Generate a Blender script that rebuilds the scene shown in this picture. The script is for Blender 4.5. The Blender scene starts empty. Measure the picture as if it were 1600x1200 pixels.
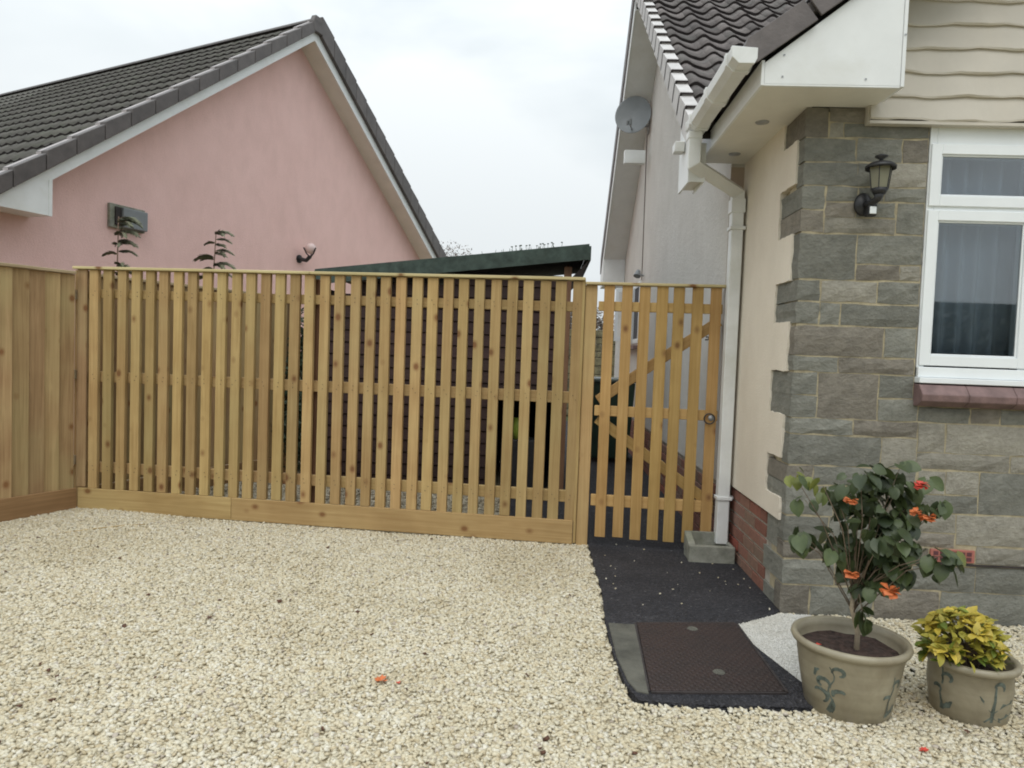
import bpy, bmesh, math, random
import numpy as np
from mathutils import Vector, Matrix, noise

random.seed(7)
rng = np.random.default_rng(7)
SC = bpy.context.scene
COL = SC.collection
PI = math.pi

# ------------------------------------------------------------------ camera
cd = bpy.data.cameras.new("camera")
cam = bpy.data.objects.new("camera", cd)
COL.objects.link(cam)
cd.sensor_width = 36.0
cd.lens = 24.954
cd.clip_start = 0.05
cd.clip_end = 1000.0
cam.matrix_world = Matrix((
    (0.99814374, -0.0383137, 0.04734072, 0.0),
    (0.04895438, 0.04233604, -0.99790337, 0.0),
    (0.03622915, 0.99836853, 0.04413308, 1.3184),
    (0, 0, 0, 1)))
SC.camera = cam

# ------------------------------------------------------------------ world: overcast sky
W = bpy.data.worlds.new("World")
SC.world = W
W.use_nodes = True
nt = W.node_tree
for n in list(nt.nodes):
    nt.nodes.remove(n)
out = nt.nodes.new('ShaderNodeOutputWorld')
bg_sky = nt.nodes.new('ShaderNodeBackground'); bg_sky.inputs[1].default_value = 0.06
sky = nt.nodes.new('ShaderNodeTexSky'); sky.sky_type = 'NISHITA'; sky.sun_disc = False
sky.sun_elevation = math.radians(52); sky.sun_rotation = math.radians(190)
nt.links.new(sky.outputs[0], bg_sky.inputs[0])
tc = nt.nodes.new('ShaderNodeTexCoord')
mp = nt.nodes.new('ShaderNodeMapping'); mp.inputs['Scale'].default_value = (1, 1, 2.6)
nt.links.new(tc.outputs['Generated'], mp.inputs[0])
nz = nt.nodes.new('ShaderNodeTexNoise'); nz.inputs['Scale'].default_value = 1.7
nz.inputs['Detail'].default_value = 5; nz.inputs['Roughness'].default_value = 0.5; nz.inputs['Distortion'].default_value = 0.4
nt.links.new(mp.outputs[0], nz.inputs['Vector'])
cr = nt.nodes.new('ShaderNodeValToRGB')
cr.color_ramp.elements[0].position = 0.38; cr.color_ramp.elements[0].color = (0.65, 0.715, 0.75, 1)
cr.color_ramp.elements[1].position = 0.60; cr.color_ramp.elements[1].color = (0.88, 0.925, 0.94, 1)
nt.links.new(nz.outputs['Fac'], cr.inputs[0])
# overcast: brighter overhead than at the horizon
sep = nt.nodes.new('ShaderNodeSeparateXYZ'); nt.links.new(tc.outputs['Generated'], sep.inputs[0])
zp = nt.nodes.new('ShaderNodeMath'); zp.operation = 'POWER'; zp.inputs[1].default_value = 1.6; zp.use_clamp = True
nt.links.new(sep.outputs[2], zp.inputs[0])
mr = nt.nodes.new('ShaderNodeMapRange'); mr.inputs['From Min'].default_value = 0.0; mr.inputs['From Max'].default_value = 1.0
mr.inputs['To Min'].default_value = 0.80; mr.inputs['To Max'].default_value = 2.1
nt.links.new(zp.outputs[0], mr.inputs['Value'])
bg_cl = nt.nodes.new('ShaderNodeBackground')
nt.links.new(cr.outputs[0], bg_cl.inputs[0]); nt.links.new(mr.outputs[0], bg_cl.inputs[1])
mixw = nt.nodes.new('ShaderNodeMixShader'); mixw.inputs[0].default_value = 0.93
nt.links.new(bg_sky.outputs[0], mixw.inputs[1]); nt.links.new(bg_cl.outputs[0], mixw.inputs[2])
nt.links.new(mixw.outputs[0], out.inputs[0])

# ------------------------------------------------------------------ sun (veiled by cloud)
sd = bpy.data.lights.new("sun", 'SUN'); sd.energy = 0.9; sd.angle = math.radians(40)
sd.color = (1.0, 0.96, 0.9)
sun = bpy.data.objects.new("sun", sd); COL.objects.link(sun)
sun.rotation_euler = (math.radians(38), 0, math.radians(-10))

SC.view_settings.view_transform = 'Standard'
SC.view_settings.look = 'None'
SC.view_settings.exposure = 0.2
SC.view_settings.gamma = 1.0
SC.view_settings.use_curve_mapping = False
SC.render.engine = 'CYCLES'
SC.cycles.filter_width = 1.9
SC.cycles.max_bounces = 8
SC.cycles.transparent_max_bounces = 8

# ------------------------------------------------------------------ helpers
def link(o, parent=None):
    COL.objects.link(o)
    if parent is not None:
        o.parent = parent
    return o

def mesh_from(name, verts, faces, mats, midx=None, smooth=False):
    me = bpy.data.meshes.new(name)
    me.from_pydata([tuple(v) for v in verts], [], faces)
    if not isinstance(mats, (list, tuple)):
        mats = [mats]
    for m in mats:
        me.materials.append(m)
    if midx is not None:
        me.polygons.foreach_set('material_index', midx)
    if smooth:
        me.polygons.foreach_set('use_smooth', [True] * len(me.polygons))
    me.update()
    return me

class MB:
    def __init__(s):
        s.v = []; s.f = []; s.mi = []
    def add(s, verts, faces, mi=0):
        b = len(s.v)
        s.v += [tuple(v) for v in verts]
        s.f += [tuple(b + i for i in f) for f in faces]
        s.mi += [mi] * len(faces)
    def box(s, x0, x1, y0, y1, z0, z1, mi=0):
        s.add([(x0, y0, z0), (x1, y0, z0), (x1, y1, z0), (x0, y1, z0),
               (x0, y0, z1), (x1, y0, z1), (x1, y1, z1), (x0, y1, z1)],
              [(0, 3, 2, 1), (4, 5, 6, 7), (0, 1, 5, 4), (1, 2, 6, 5), (2, 3, 7, 6), (3, 0, 4, 7)], mi)
    def prism(s, poly, axis, a, b, mi=0):
        """poly: 2D outline; extruded along axis between a and b"""
        n = len(poly)
        def P(p, t):
            if axis == 'x': return (t, p[0], p[1])
            if axis == 'y': return (p[0], t, p[1])
            return (p[0], p[1], t)
        vs = [P(p, a) for p in poly] + [P(p, b) for p in poly]
        fs = [tuple(range(n)), tuple(range(2 * n - 1, n - 1, -1))]
        fs += [(i, (i + 1) % n + 0, (i + 1) % n + n, i + n) for i in range(n)]
        s.add(vs, fs, mi)
    def tube(s, pts, radii, seg=8, mi=0, caps=True):
        pts = [Vector(p) for p in pts]
        if not isinstance(radii, (list, tuple)):
            radii = [radii] * len(pts)
        vs = []; fs = []
        prev = None
        for i, p in enumerate(pts):
            if i == 0: d = pts[1] - pts[0]
            elif i == len(pts) - 1: d = pts[-1] - pts[-2]
            else: d = (pts[i + 1] - pts[i]).normalized() + (pts[i] - pts[i - 1]).normalized()
            if d.length < 1e-9: d = Vector((0, 0, 1))
            d.normalize()
            if prev is None:
                a = d.orthogonal().normalized()
            else:
                a = (prev - d * prev.dot(d))
                a = a.normalized() if a.length > 1e-6 else d.orthogonal().normalized()
            prev = a
            b = d.cross(a)
            for k in range(seg):
                t = 2 * PI * k / seg
                vs.append(p + (a * math.cos(t) + b * math.sin(t)) * radii[i])
        for i in range(len(pts) - 1):
            for k in range(seg):
                k2 = (k + 1) % seg
                fs.append((i * seg + k, i * seg + k2, (i + 1) * seg + k2, (i + 1) * seg + k))
        if caps:
            fs.append(tuple(range(seg - 1, -1, -1)))
            fs.append(tuple((len(pts) - 1) * seg + k for k in range(seg)))
        s.add(vs, fs, mi)
    def lathe(s, prof, c=(0, 0, 0), seg=32, mi=0):
        vs = []; fs = []
        for (r, z) in prof:
            for k in range(seg):
                t = 2 * PI * k / seg
                vs.append((c[0] + r * math.cos(t), c[1] + r * math.sin(t), c[2] + z))
        for i in range(len(prof) - 1):
            for k in range(seg):
                k2 = (k + 1) % seg
                fs.append((i * seg + k, i * seg + k2, (i + 1) * seg + k2, (i + 1) * seg + k))
        s.add(vs, fs, mi)
    def mesh(s, name, mats, smooth=False, bevel=0.0, segs=1):
        me = mesh_from(name, s.v, s.f, mats, s.mi, smooth)
        bm = bmesh.new(); bm.from_mesh(me)
        bmesh.ops.recalc_face_normals(bm, faces=bm.faces)
        if bevel > 0:
            bmesh.ops.bevel(bm, geom=list(bm.edges), offset=bevel, segments=segs, affect='EDGES', profile=0.6)
        bm.to_mesh(me); bm.free()
        return me
    def build(s, name, mats, parent=None, smooth=False, bevel=0.0, segs=1):
        return link(bpy.data.objects.new(name, s.mesh(name, mats, smooth, bevel, segs)), parent)

def inst(name, me, parent=None, loc=(0, 0, 0), rot=(0, 0, 0), scale=(1, 1, 1)):
    o = bpy.data.objects.new(name, me)
    o.location = loc; o.rotation_euler = rot; o.scale = scale
    return link(o, parent)

def empty(name, loc=(0, 0, 0), rz=0.0, parent=None):
    o = bpy.data.objects.new(name, None)
    o.empty_display_size = 0.1
    o.location = loc; o.rotation_euler = (0, 0, rz)
    return link(o, parent)

def tag(o, label=None, cat=None, group=None, kind=None):
    if label: o['label'] = label
    if cat: o['category'] = cat
    if group: o['group'] = group
    if kind: o['kind'] = kind
    return o

# ------------------------------------------------------------------ materials
def new_mat(name):
    m = bpy.data.materials.new(name); m.use_nodes = True
    nt = m.node_tree
    b = nt.nodes['Principled BSDF']
    return m, nt, b

def N(nt, t, **kw):
    n = nt.nodes.new(t)
    for k, v in kw.items():
        if k.startswith('i_'):
            n.inputs[k[2:].replace('_', ' ')].default_value = v
        else:
            setattr(n, k, v)
    return n

def ramp(nt, fac, stops):
    r = nt.nodes.new('ShaderNodeValToRGB')
    e = r.color_ramp.elements
    while len(e) < len(stops): e.new(0.5)
    for i, (p, c) in enumerate(stops):
        e[i].position = p; e[i].color = (*c, 1) if len(c) == 3 else c
    nt.links.new(fac, r.inputs[0])
    return r

def mixc(nt, a, b, fac, mode='MIX'):
    n = nt.nodes.new('ShaderNodeMix'); n.data_type = 'RGBA'; n.blend_type = mode
    def put(v, i):
        if isinstance(v, (tuple, list)): n.inputs[i].default_value = (*v, 1) if len(v) == 3 else v
        elif isinstance(v, (int, float)): n.inputs[i].default_value = v
        else: nt.links.new(v, n.inputs[i])
    put(fac, 0); put(a, 6); put(b, 7)
    return n.outputs[2]

def bump(nt, b, h, strength=0.3, dist=0.01):
    n = nt.nodes.new('ShaderNodeBump'); n.inputs['Strength'].default_value = strength
    n.inputs['Distance'].default_value = dist
    nt.links.new(h, n.inputs['Height']); nt.links.new(n.outputs[0], b.inputs['Normal'])
    return n

def coords(nt, kind='Object', scale=(1, 1, 1), rnd=0.0):
    tc = nt.nodes.new('ShaderNodeTexCoord')
    v = tc.outputs[kind]
    if rnd:
        oi = nt.nodes.new('ShaderNodeObjectInfo')
        mu = N(nt, 'ShaderNodeMath', operation='MULTIPLY'); mu.inputs[1].default_value = rnd
        nt.links.new(oi.outputs['Random'], mu.inputs[0])
        ad = N(nt, 'ShaderNodeVectorMath', operation='ADD')
        nt.links.new(v, ad.inputs[0]); nt.links.new(mu.outputs[0], ad.inputs[1])
        v = ad.outputs[0]
    m = nt.nodes.new('ShaderNodeMapping'); m.inputs['Scale'].default_value = scale
    nt.links.new(v, m.inputs[0])
    return m.outputs[0]

def geo_coords(nt, scale=(1, 1, 1)):
    g = nt.nodes.new('ShaderNodeNewGeometry')
    m = nt.nodes.new('ShaderNodeMapping'); m.inputs['Scale'].default_value = scale
    nt.links.new(g.outputs['Position'], m.inputs[0])
    return m.outputs[0]

def noise_n(nt, vec, scale, detail=4, rough=0.55, dist=0.0):
    n = N(nt, 'ShaderNodeTexNoise'); n.inputs['Scale'].default_value = scale
    n.inputs['Detail'].default_value = detail; n.inputs['Roughness'].default_value = rough
    n.inputs['Distortion'].default_value = dist
    nt.links.new(vec, n.inputs['Vector'])
    return n.outputs['Fac']

def plain(name, col, rough=0.5, var=0.06, nscale=6.0, bmp=0.0, bscale=60.0, rnd=0.0, metal=0.0, spec=0.5, dirt=None, dirt_amt=0.4):
    m, nt, b = new_mat(name)
    v = geo_coords(nt)
    n1 = noise_n(nt, v, nscale, 5, 0.6)
    lo = tuple(max(0, c * (1 - var * 2)) for c in col); hi = tuple(min(1, c * (1 + var * 2)) for c in col)
    r = ramp(nt, n1, [(0.3, lo), (0.7, hi)])
    c = r.outputs[0]
    if dirt:
        n2 = noise_n(nt, v, nscale * 0.35, 6, 0.7, 0.6)
        rr = ramp(nt, n2, [(0.5, (0, 0, 0)), (0.75, (1, 1, 1))])
        mu = N(nt, 'ShaderNodeMath', operation='MULTIPLY'); mu.inputs[1].default_value = dirt_amt
        nt.links.new(rr.outputs[0], mu.inputs[0])
        c = mixc(nt, c, dirt, mu.outputs[0])
    if rnd:
        oi = nt.nodes.new('ShaderNodeObjectInfo')
        hs = N(nt, 'ShaderNodeHueSaturation')
        mrn = N(nt, 'ShaderNodeMapRange'); mrn.inputs['To Min'].default_value = 1 - rnd; mrn.inputs['To Max'].default_value = 1 + rnd
        nt.links.new(oi.outputs['Random'], mrn.inputs['Value']); nt.links.new(mrn.outputs[0], hs.inputs['Value'])
        nt.links.new(c, hs.inputs['Color']); c = hs.outputs[0]
    nt.links.new(c, b.inputs['Base Color'])
    b.inputs['Roughness'].default_value = rough; b.inputs['Metallic'].default_value = metal
    b.inputs['Specular IOR Level'].default_value = spec
    if bmp:
        h = noise_n(nt, v, bscale, 6, 0.65)
        bump(nt, b, h, bmp, 0.01)
    return m

def wood(name, light, dark, axis='z', knots=True, rough=0.7, sat=1.0, rv=0.16, green=0.0):
    m, nt, b = new_mat(name)
    s = {'z': (34, 34, 1.3), 'x': (1.3, 34, 34), 'y': (34, 1.3, 34)}[axis]
    v = coords(nt, 'Object', s, 41.0)
    n1 = noise_n(nt, v, 1.0, 6, 0.62, 1.2)
    r = ramp(nt, n1, [(0.25, dark), (0.5, tuple((a + c) / 2 for a, c in zip(light, dark))), (0.72, light)])
    c = r.outputs[0]
    v2 = coords(nt, 'Object', (1, 1, 1), 17.0)
    n2 = noise_n(nt, v2, 2.2, 3, 0.6)
    r2 = ramp(nt, n2, [(0.35, (0.84, 0.80, 0.74)), (0.65, (1.1, 1.08, 1.05))])
    c = mixc(nt, c, r2.outputs[0], 0.75, 'MULTIPLY')
    if green:
        n3 = noise_n(nt, v2, 1.1, 3, 0.6)
        r3 = ramp(nt, n3, [(0.45, (0, 0, 0)), (0.7, (1, 1, 1))])
        mu = N(nt, 'ShaderNodeMath', operation='MULTIPLY'); mu.inputs[1].default_value = green
        nt.links.new(r3.outputs[0], mu.inputs[0])
        c = mixc(nt, c, (0.33, 0.30, 0.14), mu.outputs[0])
    if knots:
        vo = N(nt, 'ShaderNodeTexVoronoi', feature='F1'); vo.inputs['Scale'].default_value = 6.5
        ks = {'z': (1, 1, 0.75), 'x': (0.75, 1, 1), 'y': (1, 0.75, 1)}[axis]
        v3 = coords(nt, 'Object', ks, 23.0)
        nt.links.new(v3, vo.inputs['Vector'])
        rk = ramp(nt, vo.outputs['Distance'], [(0.08, (1, 1, 1)), (0.12, (0.5, 0.5, 0.5)), (0.20, (0, 0, 0))])
        c = mixc(nt, c, (0.20, 0.10, 0.04), rk.outputs[0])
    oi = nt.nodes.new('ShaderNodeObjectInfo')
    hs = N(nt, 'ShaderNodeHueSaturation'); hs.inputs['Saturation'].default_value = sat
    mrn = N(nt, 'ShaderNodeMapRange'); mrn.inputs['To Min'].default_value = 1 - rv; mrn.inputs['To Max'].default_value = 1 + rv
    nt.links.new(oi.outputs['Random'], mrn.inputs['Value']); nt.links.new(mrn.outputs[0], hs.inputs['Value'])
    mrh = N(nt, 'ShaderNodeMapRange'); mrh.inputs['To Min'].default_value = 0.493; mrh.inputs['To Max'].default_value = 0.505
    wn = N(nt, 'ShaderNodeMath', operation='FRACT'); w2 = N(nt, 'ShaderNodeMath', operation='MULTIPLY'); w2.inputs[1].default_value = 7.31
    nt.links.new(oi.outputs['Random'], w2.inputs[0]); nt.links.new(w2.outputs[0], wn.inputs[0])
    nt.links.new(wn.outputs[0], mrh.inputs['Value']); nt.links.new(mrh.outputs[0], hs.inputs['Hue'])
    nt.links.new(c, hs.inputs['Color'])
    nt.links.new(hs.outputs[0], b.inputs['Base Color'])
    b.inputs['Roughness'].default_value = rough
    b.inputs['Specular IOR Level'].default_value = 0.25
    bump(nt, b, n1, 0.25, 0.004)
    return m

def render_mat(name, col, tone, bs=0.5, bscale=55.0):
    """rough-cast wall render: mottled colour and a pitted face"""
    m, nt, b = new_mat(name)
    v = geo_coords(nt)
    n1 = noise_n(nt, v, 1.3, 6, 0.6, 0.5)
    r = ramp(nt, n1, [(0.3, tone), (0.62, col)])
    n3 = noise_n(nt, geo_coords(nt, (1.6, 1.6, 1.0)), 2.4, 6, 0.7)
    r3 = ramp(nt, n3, [(0.35, (0.9, 0.89, 0.88)), (0.6, (1, 1, 1))])
    c = mixc(nt, r.outputs[0], r3.outputs[0], 0.6, 'MULTIPLY')
    nt.links.new(c, b.inputs['Base Color'])
    b.inputs['Roughness'].default_value = 0.9; b.inputs['Specular IOR Level'].default_value = 0.2
    n2 = noise_n(nt, v, bscale, 5, 0.7)
    bump(nt, b, n2, bs, 0.012)
    return m

M = {}
M['wood_z'] = wood('fence_wood_upright', (0.49, 0.35, 0.165), (0.33, 0.215, 0.09), 'z', rv=0.2, green=0.35)
M['wood_x'] = wood('fence_wood_rail', (0.46, 0.33, 0.158), (0.33, 0.215, 0.092), 'x', rv=0.08, green=0.2)
M['wood_cap'] = wood('fence_wood_cap', (0.60, 0.52, 0.31), (0.50, 0.41, 0.21), 'x', knots=True, rv=0.06, green=0.3)
M['gate_z'] = wood('gate_wood_upright', (0.49, 0.33, 0.135), (0.35, 0.21, 0.07), 'z', rv=0.12)
M['gate_x'] = wood('gate_wood_rail', (0.54, 0.38, 0.165), (0.42, 0.26, 0.095), 'x', rv=0.08)
M['board_z'] = wood('closeboard_wood', (0.43, 0.30, 0.16), (0.25, 0.16, 0.078), 'z', rv=0.24, green=0.5)
M['board_y'] = wood('closeboard_cap_wood', (0.46, 0.38, 0.26), (0.34, 0.26, 0.16), 'y', rv=0.06, knots=False)
M['board_dark'] = wood('closeboard_gravel_board', (0.33, 0.215, 0.105), (0.22, 0.135, 0.06), 'y', rv=0.08)
M['post_dark'] = wood('brown_post', (0.22, 0.125, 0.075), (0.15, 0.08, 0.05), 'z', rv=0.05, knots=False)
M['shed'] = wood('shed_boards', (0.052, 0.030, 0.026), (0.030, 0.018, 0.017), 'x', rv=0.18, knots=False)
M['felt'] = plain('green_roofing_felt', (0.055, 0.078, 0.066), 0.95, 0.2, 12, 0.5, 200, dirt=(0.05, 0.055, 0.04))
M['black'] = plain('black_metal', (0.018, 0.018, 0.02), 0.45, 0.2, 30)
M['galv'] = plain('galvanised_metal', (0.42, 0.43, 0.44), 0.4, 0.12, 30, metal=0.7)
M['upvc'] = plain('white_plastic', (0.74, 0.755, 0.75), 0.35, 0.02, 5, dirt=(0.55, 0.54, 0.47), dirt_amt=0.45)
M['upvc_clean'] = plain('white_window_plastic', (0.80, 0.83, 0.84), 0.28, 0.015, 5)
M['soffit'] = plain('soffit_board', (0.70, 0.68, 0.62), 0.5, 0.03, 4, dirt=(0.56, 0.52, 0.44), dirt_amt=0.3)
M['pipe'] = plain('pipe_plastic', (0.72, 0.73, 0.72), 0.35, 0.03, 6, dirt=(0.48, 0.48, 0.41), dirt_amt=0.5)
M['pink'] = render_mat('pink_render', (0.83, 0.57, 0.53), (0.805, 0.545, 0.505), 0.55, 55)
M['grey_render'] = render_mat('grey_white_render', (0.66, 0.64, 0.60), (0.60, 0.58, 0.54), 0.8, 30)
M['cream_render'] = render_mat('cream_render', (0.76, 0.695, 0.59), (0.72, 0.65, 0.545), 0.3, 70)
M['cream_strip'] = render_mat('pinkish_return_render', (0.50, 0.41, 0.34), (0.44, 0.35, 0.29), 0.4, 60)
M['clad'] = plain('cream_cladding', (0.53, 0.49, 0.42), 0.55, 0.04, 3, 0.1, 30, dirt=(0.50, 0.43, 0.34), dirt_amt=0.4)
M['tile'] = plain('roof_tile_brown', (0.125, 0.108, 0.103), 0.75, 0.18, 14, 0.4, 160, rnd=0.28, dirt=(0.13, 0.14, 0.125), dirt_amt=0.6)
M['tile_edge'] = plain('tile_lip_shade_and_dark_trim', (0.035, 0.028, 0.027), 0.9, 0.2, 20)  # tile lips: shadow gap put into the colour; plain dark trim elsewhere
M['tile_pink'] = plain('neighbour_roof_tile', (0.085, 0.079, 0.068), 0.85, 0.14, 10, 0.4, 120, rnd=0.1, dirt=(0.105, 0.12, 0.08), dirt_amt=0.6)
M['verge'] = plain('verge_tile', (0.13, 0.112, 0.108), 0.55, 0.12, 9, 0.2, 60, rnd=0.1)
M['verge_pink'] = plain('neighbour_verge_tile', (0.095, 0.082, 0.078), 0.5, 0.12, 9, 0.2, 60, rnd=0.1)
M['verge_sheen'] = plain('verge_top_sky_sheen', (0.36, 0.325, 0.32), 0.5, 0.06, 12)  # pale tone paints the sky's reflection along the verge tile tops
M['verge_white'] = plain('pale_verge_unit', (0.52, 0.50, 0.485), 0.6, 0.06, 12, 0.2, 60, rnd=0.06)
M['mortar'] = plain('yellow_mortar', (0.40, 0.345, 0.23), 0.95, 0.12, 18, 0.6, 120)
M['mortar_grey'] = plain('plinth_mortar', (0.38, 0.35, 0.30), 0.95, 0.12, 18, 0.6, 120)
M['concrete'] = plain('mossy_concrete', (0.25, 0.25, 0.21), 0.9, 0.18, 12, 0.6, 90, dirt=(0.14, 0.16, 0.09), dirt_amt=0.7)
M['slab'] = plain('weathered_concrete', (0.095, 0.092, 0.075), 0.9, 0.2, 7, 0.6, 80, dirt=(0.19, 0.175, 0.135), dirt_amt=0.5)
M['sill'] = plain('red_tile_sill', (0.185, 0.118, 0.112), 0.6, 0.15, 12, 0.3, 60)
M['vent'] = plain('terracotta_air_brick', (0.36, 0.13, 0.10), 0.8, 0.1, 20)
M['vent_hole'] = plain('air_brick_recess', (0.11, 0.04, 0.045), 0.9, 0.1, 20)
M['room'] = plain('dark_room', (0.06, 0.06, 0.065), 0.9, 0.1, 3)
M['dish'] = plain('satellite_dish_grey', (0.20, 0.215, 0.225), 0.5, 0.05, 8)
M['bin'] = plain('dark_green_plastic', (0.02, 0.045, 0.03), 0.5, 0.1, 8)
M['bin_lid'] = plain('bin_lid', (0.10, 0.13, 0.12), 0.35, 0.1, 8)
M['bark'] = plain('stem_bark', (0.17, 0.125, 0.085), 0.85, 0.2, 30, 0.5, 120)
M['bark_pale'] = plain('pale_stem_bark', (0.33, 0.27, 0.19), 0.85, 0.15, 30, 0.5, 120)
M['soil'] = plain('potting_soil', (0.055, 0.033, 0.026), 0.95, 0.35, 40, 1.0, 120)
M['hedge'] = plain('hedge_leaf', (0.10, 0.11, 0.09), 0.7, 0.3, 6)
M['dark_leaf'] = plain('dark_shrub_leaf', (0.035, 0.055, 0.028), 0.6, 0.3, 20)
M['conifer'] = plain('conifer_frond', (0.15, 0.155, 0.095), 0.7, 0.2, 25)
M['conifer_stem'] = plain('conifer_stem', (0.30, 0.20, 0.155), 0.8, 0.15, 25)
M['garden_stone'] = plain('garden_wall_stone', (0.15, 0.135, 0.08), 0.95, 0.3, 9, 0.8, 30)
M['lime'] = plain('lime_plastic', (0.26, 0.36, 0.05), 0.45, 0.06, 12)
M['twigs'] = plain('bare_twigs', (0.16, 0.13, 0.11), 0.9, 0.1, 12)
M['straw'] = plain('dry_straw', (0.42, 0.30, 0.14), 0.8, 0.1, 30)
M['dead_leaf'] = plain('dead_leaf', (0.10, 0.045, 0.025), 0.8, 0.2, 50)
M['petal'] = plain('orange_petal', (0.50, 0.13, 0.035), 0.55, 0.16, 60)
M['petal_red'] = plain('red_petal', (0.50, 0.05, 0.03), 0.55, 0.16, 60)
M['grey_wall_cable'] = plain('cable', (0.16, 0.13, 0.11), 0.6, 0.1, 20)

# stone: split face, three tints
def stone(name, a, bcol, c3):
    m, nt, b = new_mat(name)
    v = coords(nt, 'Object', (1, 1, 2.2), 31.0)
    g = geo_coords(nt, (1, 1, 1.3))
    n1 = noise_n(nt, g, 9, 7, 0.68, 0.4)
    r = ramp(nt, n1, [(0.28, bcol), (0.55, a), (0.78, c3)])
    n2 = noise_n(nt, g, 34, 5, 0.7)
    r2 = ramp(nt, n2, [(0.3, (0.72, 0.72, 0.70)), (0.62, (1.12, 1.12, 1.1))])
    c = mixc(nt, r.outputs[0], r2.outputs[0], 0.5, 'MULTIPLY')
    oi = nt.nodes.new('ShaderNodeObjectInfo')
    hs = N(nt, 'ShaderNodeHueSaturation')
    mrn = N(nt, 'ShaderNodeMapRange'); mrn.inputs['To Min'].default_value = 0.84; mrn.inputs['To Max'].default_value = 1.16
    nt.links.new(oi.outputs['Random'], mrn.inputs['Value']); nt.links.new(mrn.outputs[0], hs.inputs['Value'])
    nt.links.new(c, hs.inputs['Color'])
    nt.links.new(hs.outputs[0], b.inputs['Base Color'])
    b.inputs['Roughness'].default_value = 0.92; b.inputs['Specular IOR Level'].default_value = 0.2
    h = noise_n(nt, geo_coords(nt, (1, 1, 1.35)), 34, 8, 0.72)
    bump(nt, b, h, 0.9, 0.02)
    return m
M['stone0'] = stone('stone_grey_green', (0.24, 0.238, 0.208), (0.178, 0.178, 0.156), (0.31, 0.305, 0.268))
M['stone1'] = stone('stone_brown', (0.26, 0.236, 0.198), (0.19, 0.172, 0.146), (0.33, 0.30, 0.25))
M['stone2'] = stone('stone_buff', (0.345, 0.325, 0.275), (0.275, 0.258, 0.22), (0.41, 0.385, 0.33))

def brick_mat():
    m, nt, b = new_mat('red_brick')
    oi = nt.nodes.new('ShaderNodeObjectInfo')
    r = ramp(nt, oi.outputs['Random'], [(0.0, (0.20, 0.085, 0.06)), (0.35, (0.27, 0.125, 0.09)), (0.6, (0.22, 0.15, 0.11)), (0.85, (0.30, 0.075, 0.05)), (1.0, (0.24, 0.18, 0.14))])
    n1 = noise_n(nt, geo_coords(nt), 30, 6, 0.7)
    r2 = ramp(nt, n1, [(0.3, (0.7, 0.7, 0.7)), (0.7, (1.15, 1.12, 1.1))])
    c = mixc(nt, r.outputs[0], r2.outputs[0], 0.8, 'MULTIPLY')
    nt.links.new(c, b.inputs['Base Color'])
    b.inputs['Roughness'].default_value = 0.9
    bump(nt, b, n1, 0.6, 0.01)
    return m
M['brick'] = brick_mat()

def gravel_mat(name, cols, rnd=True):
    m, nt, b = new_mat(name)
    g = nt.nodes.new('ShaderNodeNewGeometry')
    r = ramp(nt, g.outputs['Random Per Island'], cols)
    n = noise_n(nt, geo_coords(nt), 1.3, 6, 0.7, 0.5)
    r2 = ramp(nt, n, [(0.32, (0.86, 0.83, 0.77)), (0.5, (0.98, 0.97, 0.95)), (0.68, (1.05, 1.05, 1.06))])
    c = mixc(nt, r.outputs[0], r2.outputs[0], 1.0, 'MULTIPLY')
    nt.links.new(c, b.inputs['Base Color'])
    b.inputs['Roughness'].default_value = 0.85; b.inputs['Specular IOR Level'].default_value = 0.3
    return m
M['gravel'] = gravel_mat('cream_limestone_chips', [(0.0, (0.50, 0.42, 0.28)), (0.1, (0.57, 0.50, 0.355)), (0.4, (0.60, 0.54, 0.40)), (0.7, (0.62, 0.575, 0.45)), (0.95, (0.67, 0.635, 0.54)), (1.0, (0.42, 0.36, 0.30))])
M['gravel_base'] = plain('gravel_bed', (0.52, 0.45, 0.31), 0.95, 0.1, 60, 1.0, 120)
M['gravel_white'] = gravel_mat('pale_stone_grit', [(0.0, (0.72, 0.70, 0.66)), (0.5, (0.74, 0.73, 0.69)), (1.0, (0.76, 0.75, 0.72))])
M['grit_base'] = plain('pale_grit_bed', (0.75, 0.735, 0.69), 0.95, 0.06, 30, 0.6, 200)
M['gravel_grey'] = gravel_mat('grey_garden_chips', [(0.0, (0.22, 0.19, 0.14)), (0.4, (0.40, 0.36, 0.28)), (1.0, (0.52, 0.48, 0.38))])
M['grass'] = plain('rough_grass', (0.06, 0.08, 0.03), 0.95, 0.3, 3, 0.6, 30)

def asphalt_mat():
    m, nt, b = new_mat('asphalt')
    g = geo_coords(nt)
    vo = N(nt, 'ShaderNodeTexVoronoi', feature='F1'); vo.inputs['Scale'].default_value = 95
    nt.links.new(g, vo.inputs['Vector'])
    r = ramp(nt, vo.outputs['Color'], [(0.0, (0.016, 0.016, 0.019)), (0.6, (0.032, 0.032, 0.038)), (0.90, (0.055, 0.055, 0.062)), (0.97, (0.15, 0.15, 0.15))])
    n = noise_n(nt, g, 2.6, 5, 0.6)
    r2 = ramp(nt, n, [(0.35, (0.75, 0.75, 0.78)), (0.7, (1.35, 1.3, 1.25))])
    c = mixc(nt, r.outputs[0], r2.outputs[0], 1.0, 'MULTIPLY')
    nt.links.new(c, b.inputs['Base Color'])
    b.inputs['Roughness'].default_value = 0.75; b.inputs['Specular IOR Level'].default_value = 0.35
    bump(nt, b, vo.outputs['Distance'], 0.9, 0.012)
    return m
M['asphalt'] = asphalt_mat()

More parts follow.
